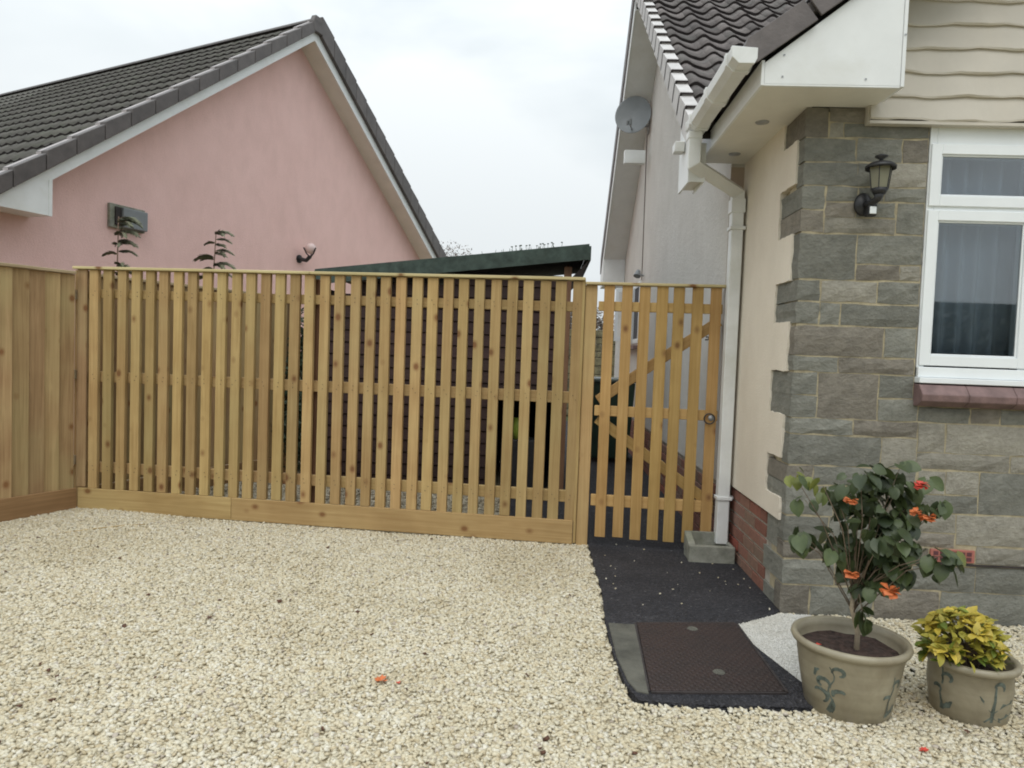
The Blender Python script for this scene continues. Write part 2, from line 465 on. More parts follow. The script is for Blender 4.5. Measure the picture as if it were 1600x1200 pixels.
def cover_mat():
    m, nt, b = new_mat('rusty_cover_plate')
    tc = nt.nodes.new('ShaderNodeTexCoord')
    ws = []
    for a in (0.6, -0.6):
        mp = nt.nodes.new('ShaderNodeMapping'); mp.inputs['Rotation'].default_value = (0, 0, a)
        nt.links.new(tc.outputs['Object'], mp.inputs[0])
        w = N(nt, 'ShaderNodeTexWave', wave_type='BANDS'); w.inputs['Scale'].default_value = 12
        w.inputs['Distortion'].default_value = 0.3
        nt.links.new(mp.outputs[0], w.inputs['Vector']); ws.append(w.outputs['Fac'])
    mx = N(nt, 'ShaderNodeMath', operation='MULTIPLY'); nt.links.new(ws[0], mx.inputs[0]); nt.links.new(ws[1], mx.inputs[1])
    n = noise_n(nt, geo_coords(nt), 7, 6, 0.65)
    r = ramp(nt, n, [(0.3, (0.024, 0.018, 0.018)), (0.6, (0.036, 0.022, 0.0205)), (0.8, (0.032, 0.028, 0.026))])
    c = mixc(nt, r.outputs[0], (0.036, 0.025, 0.024), mx.outputs[0])
    nt.links.new(c, b.inputs['Base Color'])
    b.inputs['Roughness'].default_value = 0.6; b.inputs['Metallic'].default_value = 0.15
    bump(nt, b, mx.outputs[0], 0.6, 0.006)
    return m
M['cover'] = cover_mat()

def glass_mat(name='window_glass'):
    m, nt, b = new_mat(name)
    nt.nodes.remove(b)
    o = nt.nodes['Material Output']
    fr = N(nt, 'ShaderNodeFresnel'); fr.inputs[0].default_value = 1.55
    ml = N(nt, 'ShaderNodeMath', operation='MULTIPLY_ADD'); ml.inputs[1].default_value = 1.9; ml.inputs[2].default_value = 0.02
    nt.links.new(fr.outputs[0], ml.inputs[0])
    t = N(nt, 'ShaderNodeBsdfTransparent'); t.inputs[0].default_value = (0.84, 0.89, 0.92, 1)
    gl = N(nt, 'ShaderNodeBsdfGlossy'); gl.inputs['Roughness'].default_value = 0.02
    mx = N(nt, 'ShaderNodeMixShader')
    nt.links.new(ml.outputs[0], mx.inputs[0]); nt.links.new(t.outputs[0], mx.inputs[1]); nt.links.new(gl.outputs[0], mx.inputs[2])
    nt.links.new(mx.outputs[0], o.inputs[0])
    return m
M['glass'] = glass_mat()
M['curtain'] = plain('net_curtain', (0.52, 0.55, 0.60), 0.9, 0.04, 5)

def frost():
    m, nt, b = new_mat('frosted_lamp_glass')
    b.inputs['Base Color'].default_value = (0.30, 0.29, 0.20, 1)
    b.inputs['Roughness'].default_value = 0.35
    b.inputs['Transmission Weight'].default_value = 0.35
    return m
M['frost'] = frost()

def leaf_mat(name, a, bcol, tip=None, rv=0.3, rough=0.45):
    m, nt, b = new_mat(name)
    oi = nt.nodes.new('ShaderNodeObjectInfo')
    r = ramp(nt, oi.outputs['Random'], [(0.0, bcol), (0.5, a), (1.0, tuple(min(1, c * (1 + rv)) for c in a))])
    v = coords(nt, 'Object', (1, 1, 1), 9.0)
    n = noise_n(nt, v, 30, 4, 0.6)
    r2 = ramp(nt, n, [(0.3, (0.75, 0.78, 0.7)), (0.7, (1.2, 1.15, 1.05))])
    c = mixc(nt, r.outputs[0], r2.outputs[0], 0.9, 'MULTIPLY')
    nt.links.new(c, b.inputs['Base Color'])
    b.inputs['Roughness'].default_value = rough
    wv = N(nt, 'ShaderNodeTexWave', wave_type='BANDS'); wv.inputs['Scale'].default_value = 22; wv.inputs['Distortion'].default_value = 2
    nt.links.new(coords(nt, 'Object', (0.35, 1, 1)), wv.inputs['Vector'])
    bump(nt, b, wv.outputs['Fac'], 0.35, 0.002)
    tr_ = N(nt, 'ShaderNodeBsdfTranslucent'); nt.links.new(c, tr_.inputs[0])
    mx = N(nt, 'ShaderNodeMixShader'); mx.inputs[0].default_value = 0.25
    o = nt.nodes['Material Output']
    nt.links.new(b.outputs[0], mx.inputs[1]); nt.links.new(tr_.outputs[0], mx.inputs[2]); nt.links.new(mx.outputs[0], o.inputs[0])
    return m
M['leaf'] = leaf_mat('green_leaf', (0.058, 0.080, 0.032), (0.030, 0.046, 0.020), rv=0.6)
M['leaf_y'] = leaf_mat('yellow_green_leaf', (0.16, 0.18, 0.045), (0.09, 0.12, 0.035))
M['gold'] = leaf_mat('golden_leaf', (0.56, 0.44, 0.075), (0.36, 0.34, 0.06), rough=0.5)
M['gold_green'] = leaf_mat('green_gold_leaf', (0.20, 0.25, 0.045), (0.10, 0.16, 0.03))

def pot_mat():
    m, nt, b = new_mat('glazed_pot')
    v = coords(nt, 'Object')
    n = noise_n(nt, v, 7, 5, 0.6)
    r = ramp(nt, n, [(0.3, (0.235, 0.205, 0.145)), (0.7, (0.34, 0.305, 0.22))])
    vw = coords(nt, 'Object', (0.4, 0.4, 26))
    n2 = noise_n(nt, vw, 1.0, 3, 0.5)
    r2 = ramp(nt, n2, [(0.35, (0.86, 0.85, 0.82)), (0.65, (1.05, 1.05, 1.05))])
    c = mixc(nt, r.outputs[0], r2.outputs[0], 1.0, 'MULTIPLY')
    n4 = noise_n(nt, v, 4, 6, 0.7, 0.8)
    r4 = ramp(nt, n4, [(0.45, (0, 0, 0)), (0.72, (0.7, 0.7, 0.7))])
    c = mixc(nt, c, (0.17, 0.135, 0.085), r4.outputs[0])
    nt.links.new(c, b.inputs['Base Color'])
    b.inputs['Roughness'].default_value = 0.42
    bump(nt, b, n2, 0.25, 0.006)
    return m
M['pot'] = pot_mat()
M['motif'] = plain('blue_green_glaze_motif', (0.085, 0.105, 0.09), 0.4, 0.35, 50)

# ================================================================== GROUND
g = MB(); g.box(-150, 150, -60, 240, -0.6, -0.02)
tag(g.build('ground', M['grass']), kind='structure')

def ground_h(x, y):
    h = 0.012 * noise.noise(Vector((x * 0.9, y * 0.9, 0))) + 0.006 * noise.noise(Vector((x * 3, y * 3, 4)))
    d = math.hypot(x + 3.35, y - 5.0)
    h += 0.035 * math.exp(-(d / 0.55) ** 2)
    return h

def sheet(name, x0, x1, y0, y1, z, mat, n=60, hf=None):
    vs = []; fs = []
    for j in range(n + 1):
        for i in range(n + 1):
            x = x0 + (x1 - x0) * i / n; y = y0 + (y1 - y0) * j / n
            vs.append((x, y, z + (hf(x, y) if hf else 0)))
    for j in range(n):
        for i in range(n):
            a = j * (n + 1) + i
            fs.append((a, a + 1, a + n + 2, a + n + 1))
    return link(bpy.data.objects.new(name, mesh_from(name, vs, fs, mat, smooth=True)))
def bed_h(x, y):
    h = 0.012 * math.sin(x * 1.7 + 0.4) * math.cos(y * 1.3) * 0.6 + 0.004 * math.sin(x * 5.1 + y * 3.3)
    return (h + 0.035 * math.exp(-((x + 3.35) ** 2 + (y - 5.0) ** 2) / 0.3025)) * 0.5 - (0.02 if (x > 0.3 and y > 2.6) else 0)
tag(sheet('gravel_bed', -9, 8, -3, 5.3, -0.001, M['gravel_base'], 110, bed_h), kind='structure')

# path of asphalt in front of the gate and beyond
path_poly = [(0.335, 4.93), (0.345, 4.4), (0.355, 3.88), (0.336, 3.43), (0.345, 3.05), (0.365, 2.80), (0.40, 2.67), (0.60, 2.665), (0.85, 2.68), (1.06, 2.695), (1.12, 2.80), (1.02, 3.2), (0.96, 3.5), (1.24, 3.70), (1.285, 3.76), (1.285, 4.93)]
def in_poly(px, py, poly):
    c = np.zeros(px.shape, bool)
    n = len(poly)
    for i in range(n):
        x0, y0 = poly[i]; x1, y1 = poly[(i + 1) % n]
        cond = ((y0 > py) != (y1 > py))
        with np.errstate(divide='ignore', invalid='ignore'):
            xi = (x1 - x0) * (py - y0) / (y1 - y0 + 1e-12) + x0
        c ^= cond & (px < xi)
    return c
pb = MB()
pb.prism(path_poly, 'z', -0.05, 0.014)
tag(pb.build('asphalt_path', M['asphalt']), kind='structure')
pb = MB(); pb.prism([(-0.33, 5.36), (-0.30, 14), (1.3, 14), (1.3, 4.934), (0.2, 4.934)], 'z', -0.05, 0.010)
tag(pb.build('asphalt_path', M['asphalt']), kind='structure')
pb = MB(); pb.box(-4.0, -0.33, 5.3, 14, -0.05, -0.004)
tag(pb.build('garden_bed', M['gravel_base']), kind='structure')

# loose chips: angular pieces, all real geometry
def chips(name, mat, xs, ys, zs, smin, smax, label=None, cat=None, flat=0.6):
    n = len(xs)
    base = np.array([[-1, -1, -1], [1, -1, -1], [1, 1, -1], [-1, 1, -1], [-1, -1, 1], [1, -1, 1], [1, 1, 1], [-1, 1, 1]], float) * 0.5
    fc = np.array([[0, 3, 2, 1], [4, 5, 6, 7], [0, 1, 5, 4], [1, 2, 6, 5], [2, 3, 7, 6], [3, 0, 4, 7]])
    jit = rng.uniform(-0.26, 0.26, (n, 8, 3))
    s = rng.uniform(smin, smax, (n, 1)) * np.stack([np.ones(n), rng.uniform(0.55, 0.95, n), rng.uniform(0.35, flat, n)], 1)
    v = (base[None] + jit) * s[:, None, :]
    a = rng.uniform(0, 2 * PI, n); t = rng.normal(0, 0.27, n); p = rng.normal(0, 0.27, n)
    ca, sa, ct, st, cp, sp = np.cos(a), np.sin(a), np.cos(t), np.sin(t), np.cos(p), np.sin(p)
    Rz = np.zeros((n, 3, 3)); Rz[:, 0, 0] = ca; Rz[:, 0, 1] = -sa; Rz[:, 1, 0] = sa; Rz[:, 1, 1] = ca; Rz[:, 2, 2] = 1
    Rx = np.zeros((n, 3, 3)); Rx[:, 0, 0] = 1; Rx[:, 1, 1] = ct; Rx[:, 1, 2] = -st; Rx[:, 2, 1] = st; Rx[:, 2, 2] = ct
    Ry = np.zeros((n, 3, 3)); Ry[:, 1, 1] = 1; Ry[:, 0, 0] = cp; Ry[:, 0, 2] = sp; Ry[:, 2, 0] = -sp; Ry[:, 2, 2] = cp
    R = Rx @ Ry @ Rz
    v = np.einsum('nij,nkj->nki', R, v) + np.stack([xs, ys, zs], 1)[:, None, :]
    v = v.reshape(-1, 3)
    f = (fc[None] + (np.arange(n) * 8)[:, None, None]).reshape(-1, 4)
    me = bpy.data.meshes.new(name)
    me.vertices.add(len(v)); me.vertices.foreach_set('co', v.astype(np.float32).ravel())
    me.loops.add(f.size); me.loops.foreach_set('vertex_index', f.astype(np.int32).ravel())
    me.polygons.add(len(f)); me.polygons.foreach_set('loop_start', (np.arange(len(f)) * 4).astype(np.int32))
    me.polygons.foreach_set('loop_total', np.full(len(f), 4, np.int32))
    me.materials.append(mat); me.update(calc_edges=True); me.validate()
    o = link(bpy.data.objects.new(name, me))
    return tag(o, label, cat, kind='stuff')

def hgrid(xs, ys):
    h = 0.012 * np.sin(xs * 1.7 + 0.4) * np.cos(ys * 1.3) * 0.6 + 0.004 * np.sin(xs * 5.1 + ys * 3.3)
    d = np.hypot(xs + 3.35, ys - 5.0)
    return h + 0.035 * np.exp(-(d / 0.55) ** 2)
grit_poly = [(0.94, 3.60), (0.985, 3.35), (1.05, 2.95), (1.10, 2.74), (1.42, 2.9), (1.42, 3.72), (1.26, 3.72), (1.12, 3.64)]
def fence_line_y(x):  # front face of the slatted fence
    return 5.187 - (x + 3.533) * math.tan(math.radians(4.82))
def scatter(n, x0, x1, y0, y1):
    return rng.uniform(x0, x1, n), rng.uniform(y0, y1, n)
# near zone dense
xs, ys = scatter(230000, -4.3, 3.1, 1.7, 5.22)
wedge = 0.02 * np.sin(xs * 21) * 0.5 + 0.015 * np.sin(ys * 33)
keep = ~in_poly(xs + wedge, ys + wedge, path_poly)
keep &= ~((xs > 1.24) & (ys > 3.73))
keep &= ys < (fence_line_y(xs) + 0.03)
keep &= ys < 5.187 + (xs + 3.56) * 2.25 + 0.0
keep &= ~in_poly(xs + wedge * 0.6, ys + wedge, grit_poly)
xs, ys = xs[keep], ys[keep]
zs = 0.002 + hgrid(xs, ys) * 0.5 + rng.uniform(-0.004, 0.005, len(xs))
chips('gravel', M['gravel'], xs, ys, zs, 0.010, 0.0195, 'cream limestone gravel spread over the whole driveway', 'gravel')
# pale grit between the cover and the big pot
xs, ys = scatter(26000, 0.9, 1.45, 2.7, 3.75)
keep = in_poly(xs, ys, grit_poly) & ~in_poly(xs, ys, path_poly)
xs, ys = xs[keep], ys[keep]
chips('pale_grit', M['gravel_white'], xs, ys, 0.008 + rng.uniform(-0.002, 0.003, len(xs)), 0.003, 0.006, 'patch of smooth whitish grit beside the manhole cover', 'grit')
pb = MB(); pb.prism(grit_poly, 'z', -0.04, 0.006)
tag(pb.build('grit_bed', M['grit_base']), kind='structure')
xs, ys = scatter(14000, -3.3, -0.28, 5.0, 7.2)
keep = (ys > fence_line_y(xs) + 0.06) & (xs > -3.4 + (ys - 5.3) * 0.45) & (ys < 6.6)
xs, ys = xs[keep], ys[keep]
chips('garden_gravel', M['gravel_grey'], xs, ys, 0.004 + rng.uniform(-0.004, 0.008, len(xs)), 0.016, 0.036, 'grey gravel behind the slatted fence', 'gravel')

# manhole cover with frame strip of concrete at its left
mc = empty('manhole_cover', (0.74, 3.08, 0.014))
tag(mc, 'rusty brown rectangular manhole cover set in the asphalt', 'manhole cover')
a = Vector((0.49, 3.443)); b_ = Vector((0.981, 3.513)); c_ = Vector((0.990, 2.80)); d_ = Vector((0.455, 2.74))
off = Vector((0.74, 3.08))
m = MB(); m.prism([tuple(p - off) for p in (d_, c_, b_, a)], 'z', 0.0, 0.010)
m.build('plate', M['cover'], mc, bevel=0.002)
m = MB()
pts = [p - off for p in (d_, c_, b_, a)]
for i in range(4):
    p, q = pts[i], pts[(i + 1) % 4]; dd = (q - p).normalized(); nn = Vector((dd.y, -dd.x))
    m.prism([tuple(p + nn * 0.003), tuple(q + nn * 0.003), tuple(q + nn * 0.014), tuple(p + nn * 0.014)], 'z', 0.0, 0.0075)
m.build('frame', M['tile_edge'], mc)
for (x, y) in ((0.75, 3.40), (0.765, 2.935)):
    m = MB(); m.lathe([(0.0, 0.0135), (0.022, 0.0135), (0.026, 0.0105)], (x - 0.74, y - 3.08, 0), 14)
    m.build('lifting_eye', M['slab'], mc)
sl = MB(); sl.prism([(0.350, 3.425), (0.352, 3.05), (0.375, 2.82), (0.40, 2.735), (0.445, 2.72), (0.465, 3.1), (0.478, 3.425)], 'z', 0.0, 0.022)
tag(sl.build('concrete_edging', M['slab'], bevel=0.003), 'weathered concrete strip along the left of the manhole cover', 'edging')

# ================================================================== SLATTED FENCE
B = math.radians(4.82)
slat_v = [-0.036, 0.036]
def slat_mesh(name, w, h, t, mat, bevel=0.002):
    m = MB(); m.box(-w / 2, w / 2, 0, t, 0, h)
    return m.mesh(name, mat, bevel=bevel)
fence = empty('slatted_fence', (-3.533, 5.187, 0), -B)
tag(fence, 'new timber fence of upright slats with gaps, topped by a pale capping rail', 'fence')
L = 3.77
sm = slat_mesh('slat', 0.071, 1.645, 0.033, M['wood_z'])
for i in range(33):
    x = L - (3.635 - i * (3.607 / 32))
    inst('slat', sm, fence, (x + random.uniform(-.003, .003), random.uniform(-.001, .002), 0.178 + random.uniform(-.004, .002)),
         (0, random.uniform(-.0022, .0022), 0), (random.uniform(.96, 1.05), 1, 1))
for (z0, z1) in ((0.294, 0.374), (0.983, 1.063), (1.615, 1.683)):
    for (xa, xb) in ((0.05, 1.93), (1.935, L + 0.02)):
        m = MB(); m.box(-(xb - xa) / 2, (xb - xa) / 2, 0, 0.038, z0, z1)
        o = m.build('rail', M['wood_x'], fence, bevel=0.003); o.location = ((xa + xb) / 2, 0.0365, 0)
for (xa, xb) in ((0.02, 1.26), (1.262, L - 0.0)):
    m = MB(); m.box(0, xb - xa, -0.008, 0.014, 0.012, 0.177)
    o = m.build('gravel_board', M['wood_x'], fence, bevel=0.003); o.location = (xa, 0, 0)
for (xa, xb) in ((-0.03, 1.83), (1.832, L + 0.02)):
    m = MB(); m.box(0, xb - xa, -0.022, 0.078, 1.826, 1.846)
    o = m.build('capping', M['wood_cap'], fence, bevel=0.003); o.location = (xa, 0, 0)
m = MB(); m.box(-0.002, 0.075, 0.0, 0.018, 0.185, 1.825); m.build('end_board', M['board_z'], fence, bevel=0.002)
m = MB(); m.box(-0.04, 0.045, 0.021, 0.09, 0, 1.82); m.build('post', M['wood_z'], fence, bevel=0.003)
m = MB(); m.box(1.76, 1.862, 0.078, 0.166, 0, 1.80); m.build('post', M['post_dark'], fence, bevel=0.003)
m = MB(); m.box(L + 0.003, L + 0.022, -0.002, 0.09, 0.02, 1.825); m.build('post_trim', M['wood_z'], fence, bevel=0.002)
m = MB(); m.box(L + 0.024, L + 0.103, 0.012, 0.10, 0.0, 1.797); m.build('post', M['wood_z'], fence, bevel=0.003)
# pale nail heads on the rails
nm = MB()
for i in range(33):
    x = L - (3.635 - i * (3.607 / 32))
    for zz in (0.32, 0.35, 1.01, 1.04, 1.635, 1.665):
        xx = x + random.uniform(-.014, .014)
        nm.box(xx - .0022, xx + .0022, -.0032, 0.001, zz - .0022, zz + .0022)
o = nm.build('nail_heads', M['black'], fence); o['kind'] = 'stuff'

# ================================================================== GATE
gate = empty('garden_gate', (-3.533 + 3.895 * math.cos(B), 5.187 - 3.895 * math.sin(B), 0), -B)
tag(gate, 'timber slatted garden gate with diagonal braces, closed beside the house wall', 'gate')
GL = 0.822
gsm = slat_mesh('slat', 0.073, 1.722, 0.019, M['gate_z'])
for i, x in enumerate((0.062, 0.183, 0.300, 0.416, 0.525, 0.648, 0.768)):
    inst('slat', gsm, gate, (x, 0.0, 0.075 + (0.0, 0.005, -0.004, 0.004, -0.003, 0.002, 0.0)[i]), (0, random.uniform(-.002, .002), 0), (random.uniform(.96, 1.04), 1, 1))
for (z0, z1) in ((0.285, 0.362), (0.908, 0.978), (1.625, 1.690)):
    m = MB(); m.box(-GL / 2, GL / 2, 0, 0.035, z0, z1)
    o = m.build('rail', M['gate_x'], gate, bevel=0.003); o.location = (GL / 2 - 0.01, 0.021, 0)
def brace(x0, z0, x1, z1, w=0.07):
    ln = math.hypot(x1 - x0, z1 - z0); a = math.atan2(z1 - z0, x1 - x0)
    m = MB(); m.box(-ln / 2, ln / 2, 0, 0.034, -w / 2, w / 2)
    o = m.build('brace', M['gate_x'], gate, bevel=0.003)
    o.location = ((x0 + x1) / 2, 0.0575, (z0 + z1) / 2); o.rotation_euler = (0, -a, 0)
brace(0.01, 1.010, 0.80, 1.580)
brace(0.01, 0.885, 0.80, 0.340)
m = MB(); m.box(0.70, 0.80, 0.058, 0.09, 1.50, 1.545); m.build('latch_block', M['gate_x'], gate, bevel=0.003)
m = MB(); m.box(-0.100, GL + 0.0, -0.018, 0.062, 1.799, 1.817); m.build('capping', M['wood_cap'], gate, bevel=0.003)
# ring handle
m = MB()
pts = [(0.755 + 0.034 * math.cos(t), -0.016, 0.925 + 0.034 * math.sin(t)) for t in np.linspace(0, 2 * PI, 21)]
m.tube(pts, 0.0045, 6, caps=False)
m.build('ring_handle', M['black'], gate, smooth=True)
m = MB(); m.lathe([(0, 0.006), (0.017, 0.005), (0.020, 0.0)], (0, 0, 0), 18)
o = m.build('handle_plate', M['galv'], gate, smooth=True); o.location = (0.768, -0.002, 0.93); o.rotation_euler = (PI / 2, 0, 0)
m = MB(); m.tube([(0.712, 0.04, 1.452), (0.73, 0.02, 1.452), (0.73, 0.02, 1.47), (0.712, 0.02, 1.47)], 0.005, 6)
m.build('bolt', M['black'], gate)

# ================================================================== BOUNDARY (CLOSEBOARD) FENCE
A = math.radians(24)
bf = empty('closeboard_fence', (-3.533, 5.187, 0), -A)   # local +y runs away from the camera
tag(bf, 'weathered closeboard fence with overlapping upright boards and gravel board at left', 'fence')
bm_ = MB(); bm_.add([(0.0, -0.065, 0), (0.010, -0.065, 0), (0.028, 0.065, 0), (0.0, 0.065, 0), (0.0, -0.065, 1.605), (0.010, -0.065, 1.605), (0.028, 0.065, 1.605), (0.0, 0.065, 1.605)],
    [(0, 3, 2, 1), (4, 5, 6, 7), (0, 1, 5, 4), (1, 2, 6, 5), (2, 3, 7, 6), (3, 0, 4, 7)])
bme = bm_.mesh('board', M['board_z'], bevel=0.0015)
k = 0
y = -2.9
while y < 2.15:
    if not (-0.06 < y < 0.05):
        inst('board', bme, bf, (random.uniform(0, .003) - 0.012, y, 0.175), (0, 0, 0), (1, random.uniform(.95, 1.06), 1))
    y += 0.108
m = MB(); m.box(0.0, 0.022, -3.0, -1.1, 0.0, 0.172); m.build('gravel_board', M['board_dark'], bf, bevel=0.003)
m = MB(); m.box(0.003, 0.025, -1.097, -0.012, 0.0, 0.178); m.build('gravel_board', M['board_dark'], bf, bevel=0.003)
m = MB(); m.box(0.0, 0.022, 0.10, 2.15, 0.0, 0.172); m.build('gravel_board', M['board_dark'], bf, bevel=0.003)
for (ya, yb) in ((-3.0, -0.03), (0.09, 2.2)):
    m = MB(); m.box(-0.035, 0.035, ya, yb, 1.783, 1.806); m.build('capping', M['board_y'], bf, bevel=0.003)
for (yy) in (-2.7, 2.17):
    m = MB(); m.box(-0.10, -0.015, yy - 0.04, yy + 0.04, 0, 1.78); m.build('post', M['board_z'], bf, bevel=0.003)
for zz in (0.35, 1.0, 1.6):
    m = MB(); m.box(-0.055, -0.018, -2.95, 2.1, zz, zz + 0.07); m.build('rail', M['board_y'], bf)

# ================================================================== MAIN HOUSE (bungalow with gabled extension)
house = empty('stone_bungalow', (1.275, 3.739, 0))
tag(house, 'bungalow with grey stone gable end, cream rendered side and brown tiled roof at right', 'house')
HO = Vector((1.275, 3.739, 0))
def hchild(o):
    o.parent = house; o.location = Vector(o.location) - HO
    return o
def hbuild(mb, name, mat, **kw):
    return hchild(mb.build(name, mat, **kw))

XV = 0.83; YE = 4.50; ZE = 2.70; YR = 8.15; SL = 0.745; XM = 1.175; YM = 4.84; YB = 11.46
ZR = ZE + (YR - YE) * SL
# main gable wall
m = MB()
zf = ZE - 0.10 + (YM - YE) * SL; zt = ZR - 0.12
m.prism([(YM, 0.505), (YB, 0.505), (YB, zf), (YR, zt), (YM, zf)], 'x', XM, 7.0)
main_wall = hbuild(m, 'gable_wall', M['grey_render'])
# narrow return strip facing front, cream painted
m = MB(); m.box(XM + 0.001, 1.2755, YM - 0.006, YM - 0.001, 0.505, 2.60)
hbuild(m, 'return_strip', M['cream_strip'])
# plinth backing
m = MB(); m.box(XM + 0.014, 6.9, YM + 0.014, YB, 0.0, 0.505)
pl_main = hbuild(m, 'brick_plinth', M['mortar_grey'])
bk = MB(); bk.box(0, 0.10, 0.006, 0.216, 0.005, 0.070)
bk_me = bk.mesh('brick', M['brick'], bevel=0.003)
def child_at(o, par, world):
    o.parent = par
    o.location = Vector(world) - HO - Vector(par.location)
def bricks(par, X, y0, y1, rows, ph=0.0):
    for r in range(rows):
        y = y0 - (0.113 if (r % 2) else 0.0)
        while y < y1 - 0.02:
            ya = max(y, y0); yb = min(y + 0.222, y1)
            if yb - ya > 0.03:
                o = bpy.data.objects.new('brick', bk_me); COL.objects.link(o)
                child_at(o, par, (X + random.uniform(-.0015, .0015), ya, r * 0.0795))
                o.scale = (1, (yb - ya) / 0.222, 1.0)
            y += 0.2225
bricks(pl_main, XM, YM, 8.0, 6)
bkx = MB()
for r in range(6):
    y = 8.0 - (0.113 if r % 2 else 0)
    while y < YB - 0.2:
        bkx.box(0, 0.1, y + .006, y + .216, r * .0795 + .005, r * .0795 + .07); y += 0.2225
o = bkx.build('far_bricks', M['brick']); o['kind'] = 'stuff'; child_at(o, pl_main, (XM, 0, 0))

# extension side wall: brick plinth, render, quoins
m = MB(); m.box(1.287, 1.40, 3.76, YM - 0.002, 0.0, 0.483)
pl_ext = hbuild(m, 'brick_plinth', M['mortar_grey'])
bricks(pl_ext, 1.277, 4.05, YM - 0.004, 6)
for r in range(6):
    m = MB(); m.box(1.277, 1.38, 3.752 + (0.10 if r % 2 == 0 else 0.0), 4.045, r * 0.0795 + 0.005, r * 0.0795 + 0.072)
    if r % 2 == 0 or r > 3: pass
# render sheet with stepped edge following the quoins
zb, ztp = 0.483, 2.622
edge = [(3.800, 0.483), (3.810, 0.600), (4.054, 0.600 - 0.0), (4.054, 0.812), (3.823, 0.812), (3.818, 1.043), (4.060, 1.043), (4.058, 1.274), (3.815, 1.274), (3.812, 1.535),
        (4.057, 1.535), (4.057, 1.751), (3.830, 1.751), (3.832, 1.996), (4.056, 1.996), (4.056, 2.254), (3.823, 2.254), (3.822, 2.480), (4.036, 2.480), (4.036, 2.622)]
rag = []
for i, (yy, zz) in enumerate(edge):
    rag.append((yy, zz))
    if i + 1 < len(edge):
        y2, z2 = edge[i + 1]; nseg = 6
        for k in range(1, nseg):
            t = k / nseg
            rag.append((yy + (y2 - yy) * t + random.uniform(-.004, .004), zz + (z2 - zz) * t + random.uniform(-.004, .004)))
poly = [(YM - 0.003, 0.487), (YM - 0.003, 2.622)] + rag[::-1]
m = MB(); m.prism(poly, 'x', 1.262, 1.30)
hbuild(m, 'side_render', M['cream_render'])
# wall core
m = MB()
m.box(1.2815, 1.89, 3.7425, 3.95, 0.0, 2.60); m.box(1.89, 3.7, 3.7425, 3.95, 0.0, 1.12); m.box(1.89, 3.7, 3.76, 3.95, 2.56, 2.80)
m.box(1.301, 1.42, 3.95, YM - 0.008, 0.484, 2.60)
m.box(3.5, 3.7, 3.752, 3.95, 1.12, 2.56)
stone_wall = hbuild(m, 'stone_wall', M['mortar'])

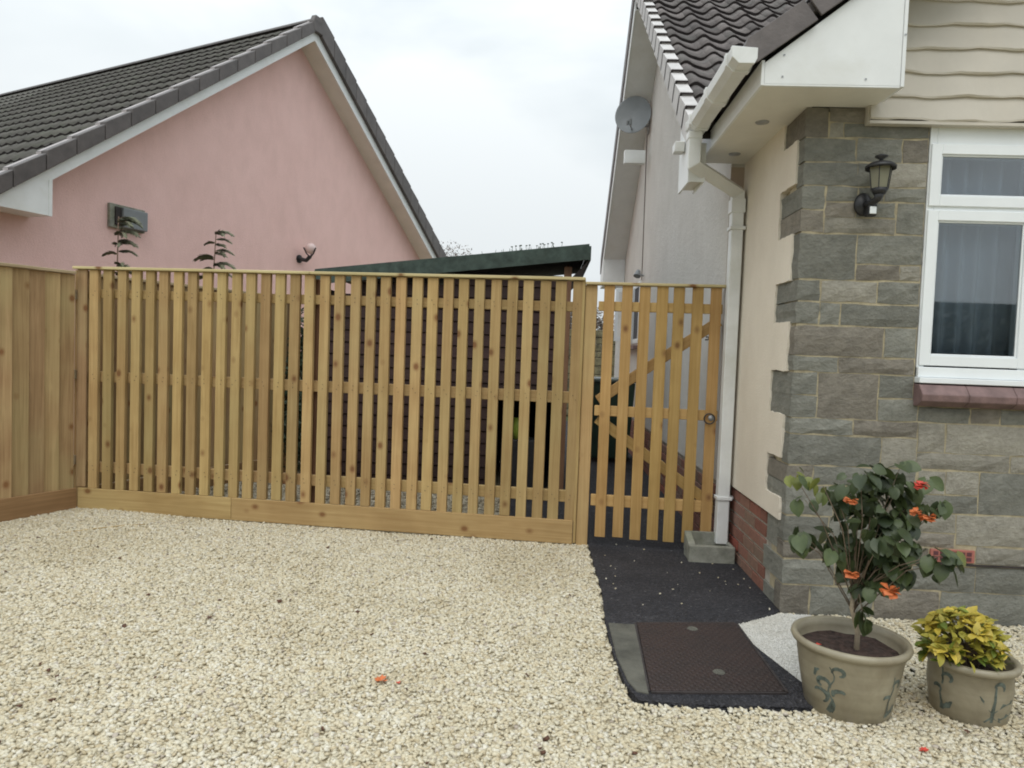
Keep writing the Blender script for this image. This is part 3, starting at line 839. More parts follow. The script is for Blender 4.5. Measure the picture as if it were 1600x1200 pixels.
ST = [
(1.275, 1.387, 2.471, 2.621, 1),(1.39, 1.586, 2.55, 2.621, 1),(1.394, 1.463, 2.474, 2.544, 2),(1.469, 1.888, 2.476, 2.543, 0),(1.275, 1.53, 2.351, 2.464, 0),(1.538, 1.758, 2.353, 2.467, 0),(1.765, 1.888, 2.354, 2.467, 1),(1.275, 1.543, 2.231, 2.343, 0),(1.549, 1.673, 2.231, 2.344, 0),(1.68, 1.888, 2.229, 2.346, 2),(1.275, 1.388, 2.11, 2.223, 0),(1.396, 1.551, 2.153, 2.223, 0),(1.558, 1.678, 2.154, 2.222, 0),(1.686, 1.888, 2.157, 2.222, 0),(1.275, 1.387, 1.994, 2.103, 1),(1.395, 1.544, 2.072, 2.146, 1),(1.552, 1.742, 2.075, 2.147, 0),(1.397, 1.744, 1.992, 2.065, 2),(1.753, 1.888, 1.994, 2.148, 0),(1.275, 1.56, 1.754, 1.984, 0),(1.568, 1.888, 1.838, 1.984, 0),(1.569, 1.78, 1.756, 1.83, 1),(1.787, 1.886, 1.756, 1.83, 2),(1.275, 1.388, 1.64, 1.746, 0),(1.275, 1.390, 1.521, 1.632, 0),(1.396, 1.675, 1.64, 1.746, 2),(1.682, 1.888, 1.639, 1.747, 0),(1.398, 1.495, 1.521, 1.632, 0),(1.502, 1.888, 1.521, 1.63, 0),(1.275, 1.721, 1.362, 1.512, 1),(1.728, 1.886, 1.362, 1.512, 0),(1.275, 1.498, 1.279, 1.354, 0),(1.505, 1.884, 1.279, 1.354, 1),(1.275, 1.398, 1.159, 1.271, 0),(1.275, 1.402, 1.040, 1.151, 0),(1.409, 1.710, 1.040, 1.271, 1),(1.717, 1.886, 1.156, 1.271, 0),(1.717, 1.914, 1.040, 1.148, 0),(1.921, 2.175, 1.040, 1.116, 0),(2.183, 2.327, 1.040, 1.116, 1),(2.335, 2.503, 1.040, 1.116, 0),(1.275, 1.593, 0.955, 1.032, 0),(1.60, 1.919, 0.955, 1.032, 1),(1.927, 2.059, 0.885, 1.032, 2),(2.067, 2.511, 0.885, 1.032, 2),(1.275, 1.742, 0.795, 0.947, 0),(1.749, 1.920, 0.795, 0.947, 2),(1.275, 1.403, 0.691, 0.787, 1),(1.411, 1.925, 0.691, 0.787, 0),(1.928, 2.388, 0.796, 0.878, 2),(2.396, 2.519, 0.796, 0.878, 2),(1.275, 1.516, 0.530, 0.683, 0),(1.524, 1.932, 0.530, 0.683, 1),(1.939, 2.073, 0.671, 0.788, 2),(2.081, 2.241, 0.671, 0.788, 2),(2.249, 2.53, 0.573, 0.788, 0),(1.941, 2.242, 0.573, 0.663, 0),(1.275, 1.497, 0.392, 0.522, 0),(1.504, 1.805, 0.392, 0.522, 0),(1.813, 1.932, 0.470, 0.566, 2),(1.94, 2.139, 0.470, 0.565, 2),(2.147, 2.53, 0.410, 0.565, 2),(1.813, 2.139, 0.392, 0.462, 1),(1.275, 1.673, 0.300, 0.384, 1),(1.68, 2.01, 0.300, 0.384, 1),(2.254, 2.53, 0.313, 0.402, 2),(1.275, 1.538, 0.165, 0.290, 0),(1.546, 1.933, 0.165, 0.290, 1),(1.94, 2.255, 0.165, 0.290, 0),(2.262, 2.55, 0.165, 0.300, 0),(1.275, 1.418, 0.0, 0.157, 1),(1.426, 1.745, 0.0, 0.157, 0),(1.752, 2.082, 0.0, 0.157, 1),(2.09, 2.55, 0.0, 0.157, 0)]
x = 2.54
for (z0, z1) in ((1.04, 1.116), (0.885, 1.032), (0.795, 0.878), (0.573, 0.788), (0.41, 0.565), (0.313, 0.402), (0.165, 0.30), (0.0, 0.157)):
    xx = 2.558
    while xx < 3.68:
        w = random.uniform(0.2, 0.42); w = min(w, 3.70 - xx)
        ST.append((xx, xx + w - 0.008, z0, z1, random.choice((0, 1, 2, 2)))); xx += w
long_z = [(2.47, 2.63), (1.99, 2.26), (1.52, 1.76), (1.03, 1.28), (0.52, 0.80), (0.10, 0.30)]
def stone_block(x0, x1, y0, y1, z0, z1, mat):
    """rough squared block: gently bulging, uneven faces, chipped edges"""
    nx = max(2, min(7, int((x1 - x0) / 0.06))); nz = 3
    m = MB(); vs = []; fs = []
    def rz(i, n, a, b): return a + (b - a) * i / n
    ph = random.uniform(0, 99)
    for j in range(nz + 1):
        for i in range(nx + 1):
            ed = (i in (0, nx)) or (j in (0, nz))
            d = random.uniform(0.002, 0.010) if not ed else random.uniform(-0.003, 0.001)
            vs.append((rz(i, nx, x0, x1) + (random.uniform(-.0038, .0038)), y0 - d, rz(j, nz, z0, z1) + random.uniform(-.0038, .0038)))
    for j in range(nz):
        for i in range(nx):
            a = j * (nx + 1) + i
            fs.append((a, a + 1, a + nx + 2, a + nx + 1))
    b = len(vs)
    ring = [i for i in range(nx + 1)] + [(j * (nx + 1) + nx) for j in range(1, nz + 1)] + [nz * (nx + 1) + i for i in range(nx - 1, -1, -1)] + [j * (nx + 1) for j in range(nz - 1, 0, -1)]
    for r in ring: vs.append((vs[r][0], y1, vs[r][2]))
    n = len(ring)
    for k in range(n):
        fs.append((ring[k], b + k, b + (k + 1) % n, ring[(k + 1) % n]))
    m.add(vs, fs)
    return m
for (x0, x1, z0, z1, c) in ST:
    y1 = 3.80; xx0 = x0
    if x0 < 1.28:
        xx0 = 1.273
        zc = (z0 + z1) / 2
        y1 = 4.066 if any(a < zc < b for a, b in long_z) else 3.84
    mb = stone_block(xx0, x1, 3.739, y1, z0, z1, None)
    o = mb.build('stone', M['stone%d' % c])
    me = o.data; cx = Vector(((x0 + x1) / 2, 3.76, (z0 + z1) / 2))
    me.transform(Matrix.Translation(-cx)); child_at(o, stone_wall, cx)
# quoin stones at the very foot of the side
for (y0, y1, z0, z1) in ((3.85, 4.03, 0.32, 0.475), (3.85, 4.045, 0.0, 0.09)):
    m = MB(); m.box(1.276, 1.38, y0, y1, z0, z1); o = m.build('stone', M['stone0'], bevel=0.004); child_at(o, stone_wall, (0, 0, 0))
m = MB(); m.box(1.278, 1.38, 3.84, 4.045, 0.31, 0.482); 
# air brick
ab = MB(); ab.box(2.02, 2.243, 3.731, 3.80, 0.318, 0.384); 
o = hbuild(ab, 'air_brick', M['vent'], bevel=0.002)
ab = MB()
for r in range(2):
    for k in range(6):
        xx = 2.034 + k * 0.0335; zz = 0.327 + r * 0.027
        ab.box(xx, xx + 0.025, 3.7295, 3.7315, zz, zz + 0.020)
g2 = ab.build('vent_holes', M['vent_hole'], o)
g2.location = Vector((0, 0, 0))
# damp course line
m = MB(); m.box(1.95, 3.7, 3.731, 3.752, 0.303, 0.311); hbuild(m, 'damp_course', M['tile_edge'])

# window
win = hchild(empty('window', (1.9, 3.745, 1.24)))
WO = Vector((1.9, 3.745, 1.24))
def wbuild(mb, name, mat, **kw):
    o = mb.build(name, mat, **kw); o.parent = win; o.location = -WO
    return o
X0, X1 = 1.897, 3.50
fr = MB()
y0, y1 = 3.742, 3.81
# outer frame
fr.box(X0, X0 + 0.036, y0, y1, 1.240, 2.56); fr.box(X1 - 0.036, X1, y0, y1, 1.240, 2.56)
fr.box(X0 + 0.036, X1 - 0.036, y0, y1, 1.240, 1.285); fr.box(X0 + 0.036, X1 - 0.036, y0, y1, 2.430, 2.56)
fr.box(X0 + 0.036, X1 - 0.036, y0, y1, 2.105, 2.150)
for xm in (2.400, 2.96):
    fr.box(xm, xm + 0.045, y0 + 0.001, y1, 1.285, 2.105); fr.box(xm, xm + 0.045, y0 + 0.001, y1, 2.150, 2.430)
wbuild(fr, 'frame', M['upvc_clean'], bevel=0.003)
def sash(xa, xb, za, zb):
    s = MB(); t = 0.052; ya, yb = y0 - 0.012, y0 + 0.05
    s.box(xa, xa + t, ya, yb, za, zb); s.box(xb - t, xb, ya, yb, za, zb)
    s.box(xa + t, xb - t, ya, yb, za, za + t); s.box(xa + t, xb - t, ya, yb, zb - t, zb)
    # stepped glazing bead
    q = t; u = 0.009
    s.box(xa + q, xa + q + u, ya + 0.009, yb, za + q, zb - q); s.box(xb - q - u, xb - q, ya + 0.009, yb, za + q, zb - q)
    s.box(xa + q + u, xb - q - u, ya + 0.009, yb, za + q, za + q + u); s.box(xa + q + u, xb - q - u, ya + 0.009, yb, zb - q - u, zb - q)
    so = wbuild(s, 'sash', M['upvc_clean'], bevel=0.0025)
    p = MB(); p.box(xa + q + u - .001, xb - q - u + .001, ya + 0.016, ya + 0.020, za + q + u - .001, zb - q - u + .001)
    wbuild(p, 'pane', M['glass'])
cols = [(X0 + 0.006, 2.440), (2.446, 2.975), (2.981, X1 - 0.006)]
for (xa, xb) in cols:
    sash(xa, xb, 1.330, 2.118)
    sash(xa, xb, 2.138, 2.450)
m = MB(); m.box(X0 - 0.006, X1 + 0.006, 3.690, 3.80, 1.240, 1.268); m.box(X0 + 0.0, X1, 3.722, 3.80, 1.269, 1.322)
wbuild(m, 'sill', M['upvc_clean'], bevel=0.003)
m = MB()
xx = X0 - 0.008; k = 0
nt_ = 7
for k in range(nt_):
    a = X0 - 0.008 + k * (1.62 / nt_); b = a + 1.62 / nt_ - 0.0015
    t = MB(); t.prism([(3.800, 1.122), (3.705, 1.122), (3.655, 1.150), (3.650, 1.185), (3.690, 1.232), (3.800, 1.238)], 'x', a, b)
    wbuild(t, 'sill_tile', M['sill'], bevel=0.003)
# room behind and curtain
m = MB()
m.box(1.5, 3.9, 4.75, 4.78, 0.9, 2.7); m.box(1.45, 1.48, 3.96, 4.78, 0.9, 2.7); m.box(3.92, 3.95, 3.96, 4.78, 0.9, 2.7)
m.box(1.45, 3.95, 3.96, 4.78, 0.86, 0.89); m.box(1.45, 3.95, 3.96, 4.78, 2.71, 2.74)
hbuild(m, 'room', M['room'])
vs = []; fs = []
n = 260
for i in range(n + 1):
    x = 1.86 + 1.70 * i / n
    yy = 3.905 + 0.030 * math.sin(i * 0.50 + 1.2 * math.sin(i * 0.045)) + 0.008 * math.sin(i * 0.21 + 2)
    for z in (1.15, 1.8, 2.55): vs.append((x, yy + 0.004 * math.sin(i * 0.4 + z * 2), z))
for i in range(n):
    for j in range(2):
        a = i * 3 + j; fs.append((a, a + 3, a + 4, a + 1))
cu = link(bpy.data.objects.new('net_curtain', mesh_from('net_curtain', vs, fs, M['curtain'], smooth=True)))
so = cu.modifiers.new('thick', 'SOLIDIFY'); so.thickness = 0.001
tag(cu, 'pale grey curtain hanging in soft folds behind the window of the stone gable', 'curtain')

# cladding above the window
cl = hchild(empty('cladding', (1.57, 3.70, 2.535)))
CO = Vector((1.57, 3.70, 2.535))
EXS = 0.77
def ext_z(x): return 2.70 + EXS * (x - 0.975)
def clad_board(z0, z1, x0, x1, seed):
    nn = 48; vs = []; fs = []
    rr = random.Random(seed)
    ph = [rr.uniform(0, 6.28) for _ in range(4)]
    for i in range(nn + 1):
        x = x0 + (x1 - x0) * i / nn
        wz = 0.0045 * math.sin(x * 9 + ph[0]) + 0.0035 * math.sin(x * 23 + ph[1]) + 0.0015 * math.sin(x * 51 + ph[2])
        zt = z1
        vs += [(x, 3.703, zt), (x, 3.686 + 0.003 * math.sin(x * 14 + ph[3]), z0 + 0.006 + wz), (x, 3.690, z0 + wz - 0.003), (x, 3.712, z0 + wz), (x, 3.716, zt)]
    for i in range(nn):
        a = i * 5
        for q in range(5):
            fs.append((a + q, a + (q + 1) % 5, a + 5 + (q + 1) % 5, a + 5 + q))
    fs.append((0, 4, 3, 2, 1)); e = nn * 5; fs.append((e, e + 1, e + 2, e + 3, e + 4))
    return mesh_from('board', vs, fs, M['clad'])
z = 2.552
k = 0
while z < 4.05:
    xl = max(1.572, 0.975 + (z - 2.70) / EXS + 0.02)
    o = link(bpy.data.objects.new('board', clad_board(z, z + 0.125, xl, 3.6, k)), cl); o.location = -CO
    o.data.polygons.foreach_set('use_smooth', [False] * len(o.data.polygons))
    z += 0.117; k += 1
m = MB(); m.box(1.565, 1.60, 3.705, 3.745, 2.530, 2.80); o = m.build('end_batten', M['clad'], cl); o.location = -CO
m = MB(); m.box(1.57, 3.6, 3.69, 3.74, 2.531, 2.546); o = m.build('starter_strip', M['clad'], cl); o.location = -CO
m = MB(); m.prism([(1.6, 2.62), (3.6, 2.62), (3.6, 4.3), (3.0, 4.2), (1.7, 3.2)], 'y', 3.72, 3.95); hbuild(m, 'gable_core', M['clad'])

# extension roof: box end, bargeboard, soffit, fascia
XF, YF = 0.962, 3.457
m = MB(); m.prism([(XF + 0.012, 2.628), (1.598, 2.628), (1.598, 2.72 + EXS * (1.598 - XF)), (XF + 0.012, 2.725)], 'y', YF, YF + 0.014)
hbuild(m, 'box_end', M['upvc'])
m = MB(); m.box(1.600, 1.617, YF - 0.004, 3.66, 2.622, 3.22); hbuild(m, 'corner_trim', M['upvc'], bevel=0.002)
m = MB(); m.prism([(1.617, 2.72 + EXS * (1.617 - XF) - 0.2), (3.0, 2.72 + EXS * (3.0 - XF) - 0.2), (3.0, 2.72 + EXS * (3.0 - XF)), (1.617, 2.72 + EXS * (1.617 - XF))], 'y', YF, YF + 0.016)
hbuild(m, 'bargeboard', M['upvc'])
m = MB(); m.box(XF - 0.004, XF + 0.010, YF - 0.002, 4.835, 2.620, 2.735); hbuild(m, 'fascia', M['upvc'])
m = MB(); m.box(XF + 0.010, 1.30, YF + 0.014, YM - 0.008, 2.622, 2.634); m.box(1.30, 1.600, YF + 0.014, 3.735, 2.622, 2.634)
hbuild(m, 'soffit', M['soffit'])
m = MB(); m.box(XF - 0.002, 1.598, YF + 0.0005, YF + 0.016, 2.6195, 2.627); hbuild(m, 'box_end_trim', M['upvc'])
for (xx, zz) in ((1.06, 2.76), (1.056, 2.66), (1.44, 2.655), (1.608, 2.86)):
    m = MB(); m.lathe([(0, -0.001), (0.0045, -0.0005), (0.005, 0.002)], (0, 0, 0), 10)
    o = m.build('fixing_cap', M['galv']); o.rotation_euler = (PI / 2, 0, 0)
    o.location = (xx, YF - 0.001 if xx < 1.6 else YF - 0.005, zz); hchild(o)
for (xx, yy) in ((1.123, 3.985), (1.135, 4.60)):
    m = MB(); m.lathe([(0.0, -0.006), (0.022, -0.006), (0.026, -0.003), (0.034, -0.005), (0.037, 0.0)], (0, 0, 0), 24)
    o = m.build('downlight', [M['galv']], smooth=True); o.location = (xx, yy, 2.6215); hchild(o)
# extension verge: big interlocking cloak tiles
exr = hchild(empty('extension_roof', (0.9, 3.4, 2.8)))
def ebuild(mb, name, mat, **kw):
    o = mb.build(name, mat, **kw); o.parent = exr; o.location = Vector(o.location) - Vector((0.9, 3.4, 2.8)); return o
ang = math.atan(EXS); cs, sn = math.cos(ang), math.sin(ang)
k = 0; d = 0.0
while d < 2.55:
    m = MB()
    # side view polygon in the (along-slope, normal) frame mapped to x,z
    def P(u, w): return (0.930 + u * cs - w * sn, 2.708 + u * sn + w * cs)
    u0, u1 = d, d + 0.335
    lift = 0.010
    m.prism([P(u0, 0.0 + .006), P(u1, -0.002), P(u1, 0.112), P(u0 + 0.03, 0.112 + lift), P(u0, 0.09 + lift)], 'y', YF - 0.035, YF - 0.020)
    m.prism([P(u0 + .012, 0.098 + lift), P(u1, 0.098), P(u1, 0.112), P(u0 + 0.03, 0.112 + lift)], 'y', YF - 0.020, YF + 0.10)
    ebuild(m, 'verge_tile', M['verge'], bevel=0.002)
    d += 0.345 if k else 0.36; k += 1
m = MB()
def vy(x): return YE + (2.78 + EXS * (min(x, 5.96 - x) - 0.90) - ZE - 0.03) / SL
def ez(x): return 2.74 + EXS * (min(x, 5.96 - x) - 0.90)
y_a = YF - 0.01
for (xa, xb) in ((0.90, 2.98), (2.98, 5.0)):
    vs = [(xa, y_a, ez(xa)), (xb, y_a, ez(xb)), (xb, vy(xb), ez(xb)), (xa, vy(xa), ez(xa))]
    m.add(vs + [(p[0], p[1], p[2] + 0.06) for p in vs], [(0, 3, 2, 1), (4, 5, 6, 7), (0, 1, 5, 4), (1, 2, 6, 5), (2, 3, 7, 6), (3, 0, 4, 7)])
ebuild(m, 'roof_slope', M['tile'])

# gutter on the extension
gut = hchild(empty('gutter', (0.86, 3.4, 2.70)))
GO = Vector((0.86, 3.4, 2.70))
def gbuild(mb, name, mat, **kw):
    o = mb.build(name, mat, **kw); o.parent = gut; o.location = -GO; return o
prof = [(0.846, 2.664), (0.930, 2.664), (0.944, 2.700), (0.944, 2.765), (0.936, 2.765), (0.936, 2.702), (0.925, 2.672), (0.850, 2.672), (0.816, 2.712), (0.812, 2.768), (0.826, 2.774), (0.826, 2.780), (0.800, 2.780), (0.800, 2.770), (0.806, 2.708)]
gm = lambda L_: [(0.803 + (x - 0.797) * 0.80, 2.700 + (z - 2.66) * 0.64) for x, z in L_]
prof = gm(prof)
m = MB(); m.prism(prof, 'y', 3.43, 4.50); gbuild(m, 'channel', M['pipe'])
solid = [(0.843, 2.660), (0.933, 2.660), (0.948, 2.698), (0.948, 2.772), (0.797, 2.785), (0.797, 2.770), (0.802, 2.706)]
solid = gm(solid)
m = MB(); m.prism(solid, 'y', 3.405, 3.4295); gbuild(m, 'end_cap', M['pipe'], bevel=0.002)
m = MB(); m.prism(solid, 'y', 4.502, 4.515); gbuild(m, 'end_cap', M['pipe'])
big = [(0.838, 2.655), (0.936, 2.655), (0.952, 2.697), (0.952, 2.765), (0.944, 2.765), (0.944, 2.69), (0.932, 2.6635), (0.846, 2.6635), (0.805, 2.708), (0.799, 2.781), (0.82, 2.786), (0.82, 2.79), (0.792, 2.79), (0.792, 2.77), (0.797, 2.704)]
big = gm(big)
for (ya, yb) in ((3.50, 3.535), (3.93, 3.985), (4.36, 4.40)):
    m = MB(); m.prism(big, 'y', ya, yb); gbuild(m, 'bracket', M['pipe'])
m = MB(); m.box(0.948, 0.960, 3.52, 4.5, 2.68, 2.70)
# main house eave gutter end + box end
m = MB(); m.prism([(4.64, 2.64), (4.72, 2.64), (4.74, 2.70), (4.62, 2.70)], 'x', 0.765, 0.828); hbuild(m, 'gutter_stub', M['pipe'], bevel=0.003)
m = MB()
m.prism([(4.50, 2.415), (4.835, 2.415), (4.835, 2.93), (4.50, 2.68)], 'x', XV + 0.002, XV + 0.014)
m.box(XV + 0.014, XF - 0.026, 4.50, 4.512, 2.418, 2.655); m.box(XF - 0.036, XF - 0.026, 4.512, 4.835, 2.418, 2.62)
hbuild(m, 'eave_box', M['upvc'])
m = MB(); m.box(XV + 0.014, XF - 0.036, 4.512, 4.835, 2.44, 2.45); hbuild(m, 'eave_soffit', M['soffit'])

# downpipe
dp = hchild(empty('downpipe', (1.205, 4.75, 0.1)))
DO = Vector((1.205, 4.75, 0.1))
def dbuild(mb, name, mat, **kw):
    o = mb.build(name, mat, **kw); o.parent = dp; o.location = -DO; return o
def sq_pipe(mb, pts, w):
    """square tube through points, kept upright (width along x, depth along y)"""
    vs = []; fs = []
    n = len(pts); h = w / 2
    for i, p in enumerate(pts):
        p = Vector(p)
        if i == 0: d = Vector(pts[1]) - p
        elif i == n - 1: d = p - Vector(pts[-2])
        else: d = (Vector(pts[i + 1]) - p).normalized() + (p - Vector(pts[i - 1])).normalized()
        d.normalize()
        # cross-section plane: normal d ; horizontal axes
        dx = Vector((1, 0, 0)) - d * d.x
        dy = Vector((0, 1, 0)) - d * d.y
        if abs(d.z) < 0.99:
            hor = d.cross(Vector((0, 0, 1))).normalized(); up = hor.cross(d).normalized()
            sx = -1 if hor.x * 1 + hor.y * -1 < 0 else 1
        dxn = Vector((1, 0, 0)); dyn = Vector((0, 1, 0))
        for (a, b) in ((-1, -1), (1, -1), (1, 1), (-1, 1)):
            q = p + dxn * (a * h) + dyn * (b * h)
            # slide along z onto the mitre plane
            if abs(d.z) > 0.05:
                q.z = p.z - ((q.x - p.x) * d.x + (q.y - p.y) * d.y) / d.z
            vs.append(q)
    for i in range(n - 1):
        for k in range(4):
            k2 = (k + 1) % 4
            fs.append((i * 4 + k, i * 4 + k2, (i + 1) * 4 + k2, (i + 1) * 4 + k))
    fs.append((3, 2, 1, 0)); fs.append(tuple((n - 1) * 4 + k for k in range(4)))
    mb.add(vs, fs)
m = MB(); sq_pipe(m, [(0.848, 4.445, 2.70), (0.848, 4.445, 2.510), (1.205, 4.755, 2.415), (1.205, 4.755, 0.10)], 0.076)
dbuild(m, 'pipe', M['pipe'], bevel=0.004)
for (za, zb, w) in ((2.655, 2.70, 0.084), (2.28, 2.37, 0.090)):
    c = (0.848, 4.445) if za > 2.5 else (1.205, 4.755)
    m = MB(); m.box(c[0] - w / 2, c[0] + w / 2, c[1] - w / 2, c[1] + w / 2, za, zb); dbuild(m, 'collar', M['pipe'], bevel=0.003)
for zz in (2.17, 0.395):
    m = MB(); m.box(1.158, 1.256, 4.706, 4.800, zz, zz + 0.022); m.box(1.256, 1.275, 4.75, 4.79, zz + 0.002, zz + 0.02); m.box(1.19, 1.225, 4.80, 4.835, zz + .002, zz + .02)
    dbuild(m, 'clip', M['pipe'], bevel=0.002)

# ------------------------------------------------------------------ main roof tiles
roof = hchild(empty('main_roof', (XV, YE, ZE)))
RO = Vector((XV, YE, ZE))
th = math.atan(SL)
TW = 0.25; rows = 17; HP = (YR - YE) / rows; TL = HP / math.cos(th)
def tile_mesh(name, w, l, mats, waves=2, amp=0.020, nu=16):
    vs = []; fs = []; mi = []
    def prof(u):
        t = u / w * waves * 2 * PI
        return amp * (math.sin(t) + 0.25 * math.sin(2 * t - 0.6))
    for i in range(nu + 1):
        u = w * i / nu; p = prof(u)
        vs += [(u, 0, p + 0.026), (u, l, p), (u, 0.0, p - 0.004)]
    for i in range(nu):
        a = i * 3
        fs.append((a, a + 3, a + 4, a + 1)); mi.append(0)
        fs.append((a + 2, a + 5, a + 3, a)); mi.append(1)
    fs.append((0, 1, 2)); mi.append(0); e = nu * 3; fs.append((e, e + 2, e + 1)); mi.append(0)
    me = mesh_from(name, vs, fs, mats, mi)
    sm = [False] * len(fs)
    for i in range(0, 2 * nu, 2): sm[i] = True
    me.polygons.foreach_set('use_smooth', sm)
    return me
tme = tile_mesh('tile', TW, TL + 0.05, [M['tile'], M['tile_edge']], 1, 0.024, 12)
x_first = XV + 0.085
for r in range(rows):
    y = YE - 0.02 + r * HP; z = ZE + 0.045 + (y - YE) * SL
    for c in range(9):
        o = inst('tile', tme, roof, Vector((x_first + c * TW - 0.0, y + random.uniform(-.004, .004), z)) - RO, (th + random.uniform(-.012, .012), 0, random.uniform(-.004, .004)))
# right-hand part out of view and the rear slope: joined
big_ = MB()
src = [(v.co.copy()) for v in tme.vertices]; sf = [tuple(p.vertices) for p in tme.polygons]; smi = [p.material_index for p in tme.polygons]
def add_tile(M4):
    b = len(big_.v); big_.v += [tuple(M4 @ v) for v in src]
    big_.f += [tuple(b + i for i in f) for f in sf]; big_.mi += smi
for r in range(rows):
    y = YE - 0.02 + r * HP; z = ZE + 0.045 + (y - YE) * SL
    for c in range(9, 18):
        add_tile(Matrix.Translation((x_first + c * TW, y, z)) @ Matrix.Rotation(th, 4, 'X'))
    y2 = 2 * YR - y
    for c in range(0, 18):
        add_tile(Matrix.Translation((x_first + (c + 1) * TW, y2, z)) @ Matrix.Rotation(PI, 4, 'Z') @ Matrix.Rotation(th, 4, 'X'))
o = big_.build('joined_tiles', [M['tile'], M['tile_edge']], roof); o.location = -RO; o['kind'] = 'stuff'
m = MB()
def rz_(y, w): return (ZE + (min(y, 2 * YR - y) - YE) * SL + w)
YBk = 2 * YR - YE
m.prism([(YE, ZE - 0.02), (YR, ZR - 0.02), (YBk, ZE - 0.02), (YBk, ZE + 0.02), (YR, ZR + 0.02), (YE, ZE + 0.02)], 'x', XV + 0.03, 7.0)
o = m.build('roof_deck', M['tile_edge'], roof); o.location = -RO
# pale stepped verge units on the front slope
vm = MB()
def VP(u, w): return (u * math.cos(th) - w * math.sin(th), u * math.sin(th) + w * math.cos(th))
LV = TL + 0.035
vm.prism([VP(0.0, -0.075), VP(LV, -0.095), VP(LV, 0.052), VP(0.02, 0.078), VP(0.0, 0.070)], 'x', 0.0, 0.013, 0)
vm.prism([VP(0.0, 0.010), VP(LV, -0.010), VP(LV, 0.052), VP(0.02, 0.078), VP(0.0, 0.070)], 'x', 0.013, 0.088, 0)
vm.prism([VP(-0.005, -0.078), VP(-0.001, -0.078), VP(-0.001, 0.074), VP(-0.005, 0.072)], 'x', -0.001, 0.014, 1)
vm.prism([VP(-0.010, 0.066), VP(-0.001, 0.066), VP(-0.001, 0.079), VP(-0.010, 0.077)], 'x', 0.002, 0.088, 1)
vme = vm.mesh('verge_unit', [M['verge_white'], M['tile_edge']], bevel=0.0)
for r in range(rows):
    y = YE + 0.0 + r * HP; z = ZE + (y - YE) * SL + 0.018
    inst('verge_unit', vme, roof, Vector((XV - 0.006, y, z)) - RO)
# rear slope: dark verge, white bargeboard, soffit
def back_strip(name, mat, x0, x1, w0, w1, ya=YR, yb=YBk, **kw):
    m = MB()
    m.prism([(ya, rz_(ya, w0)), (yb, rz_(yb, w0)), (yb, rz_(yb, w1)), (ya, rz_(ya, w1))], 'x', x0, x1)
    o = m.build(name, mat, roof, **kw); o.location = -RO; return o
for k in range(17):
    ya = YR + k * HP; yb = ya + HP - 0.006
    back_strip('verge_unit', M['verge'], XV - 0.008, XV + 0.09, -0.05 - 0.0, 0.20 + (0.0 if k % 2 else 0.008), ya, yb)
back_strip('bargeboard', M['upvc'], XV + 0.006, XV + 0.022, -0.24, -0.052)
back_strip('verge_soffit', M['upvc'], XV + 0.022, XM - 0.001, -0.235, -0.222)
m = MB(); m.box(XV + 0.03, XM - 0.06, 8.90, 8.99, 3.70, 3.86); o = m.build('purlin_box', M['upvc'], roof, bevel=0.004); o.location = -RO
m = MB(); m.prism([(11.3, 2.42), (11.8, 2.42), (11.8, 2.66), (11.3, 3.0)], 'x', XV + 0.004, XM - 0.004); o = m.build('box_end', M['upvc'], roof); o.location = -RO
# ridge
m = MB()
m.tube([(XV - 0.01 + 0.0, YR, ZR + 0.02), (7, YR, ZR + 0.02)], 0.12, 12)
o = m.build('ridge_tiles', M['tile'], roof, smooth=True); o.location = -RO

# window on the gable wall, with an opened pane
gw = hchild(empty('window', (XM, 9.6, 1.5))); GWO = Vector((XM, 9.6, 1.5))
def gwb(mb, name, mat, **kw):
    o = mb.build(name, mat, **kw); o.parent = gw; o.location = -GWO
m = MB(); m.box(XM - 0.012, XM + 0.03, 9.25, 10.45, 1.50, 1.56); m.box(XM - 0.012, XM + 0.03, 9.25, 10.45, 2.24, 2.30)
m.box(XM - 0.012, XM + 0.03, 9.25, 9.31, 1.56, 2.24); m.box(XM - 0.012, XM + 0.03, 10.39, 10.45, 1.56, 2.24); m.box(XM - 0.012, XM + 0.03, 9.82, 9.88, 1.56, 2.24)
gwb(m, 'frame', M['upvc_clean'])
m = MB(); m.box(XM - 0.004, XM + 0.004, 9.31, 10.39, 1.56, 2.24); gwb(m, 'pane', M['room'])
m = MB(); m.box(XM - 0.07, XM, 9.2, 10.5, 1.42, 1.47); gwb(m, 'sill', M['sill'])
m = MB(); m.box(XM - 0.26, XM - 0.02, 9.84, 9.88, 1.53, 1.59); m.box(XM - 0.26, XM - 0.02, 9.84, 9.88, 2.20, 2.26); m.box(XM - 0.26, XM - 0.22, 9.84, 9.88, 1.59, 2.20); m.box(XM - 0.06, XM - 0.02, 9.84, 9.88, 1.59, 2.20)
gwb(m, 'open_sash', M['upvc_clean'])
m = MB(); m.box(XM - 0.085, XM - 0.002, 11.36, 11.45, 0.1, 2.55); hbuild(m, 'rear_downpipe', M['pipe'])
m = MB(); m.tube([(XM - 0.006, 9.26, 4.25), (XM - 0.006, 9.20, 3.2), (XM - 0.006, 9.15, 2.30)], 0.006, 6); hbuild(m, 'cable', M['grey_wall_cable'])

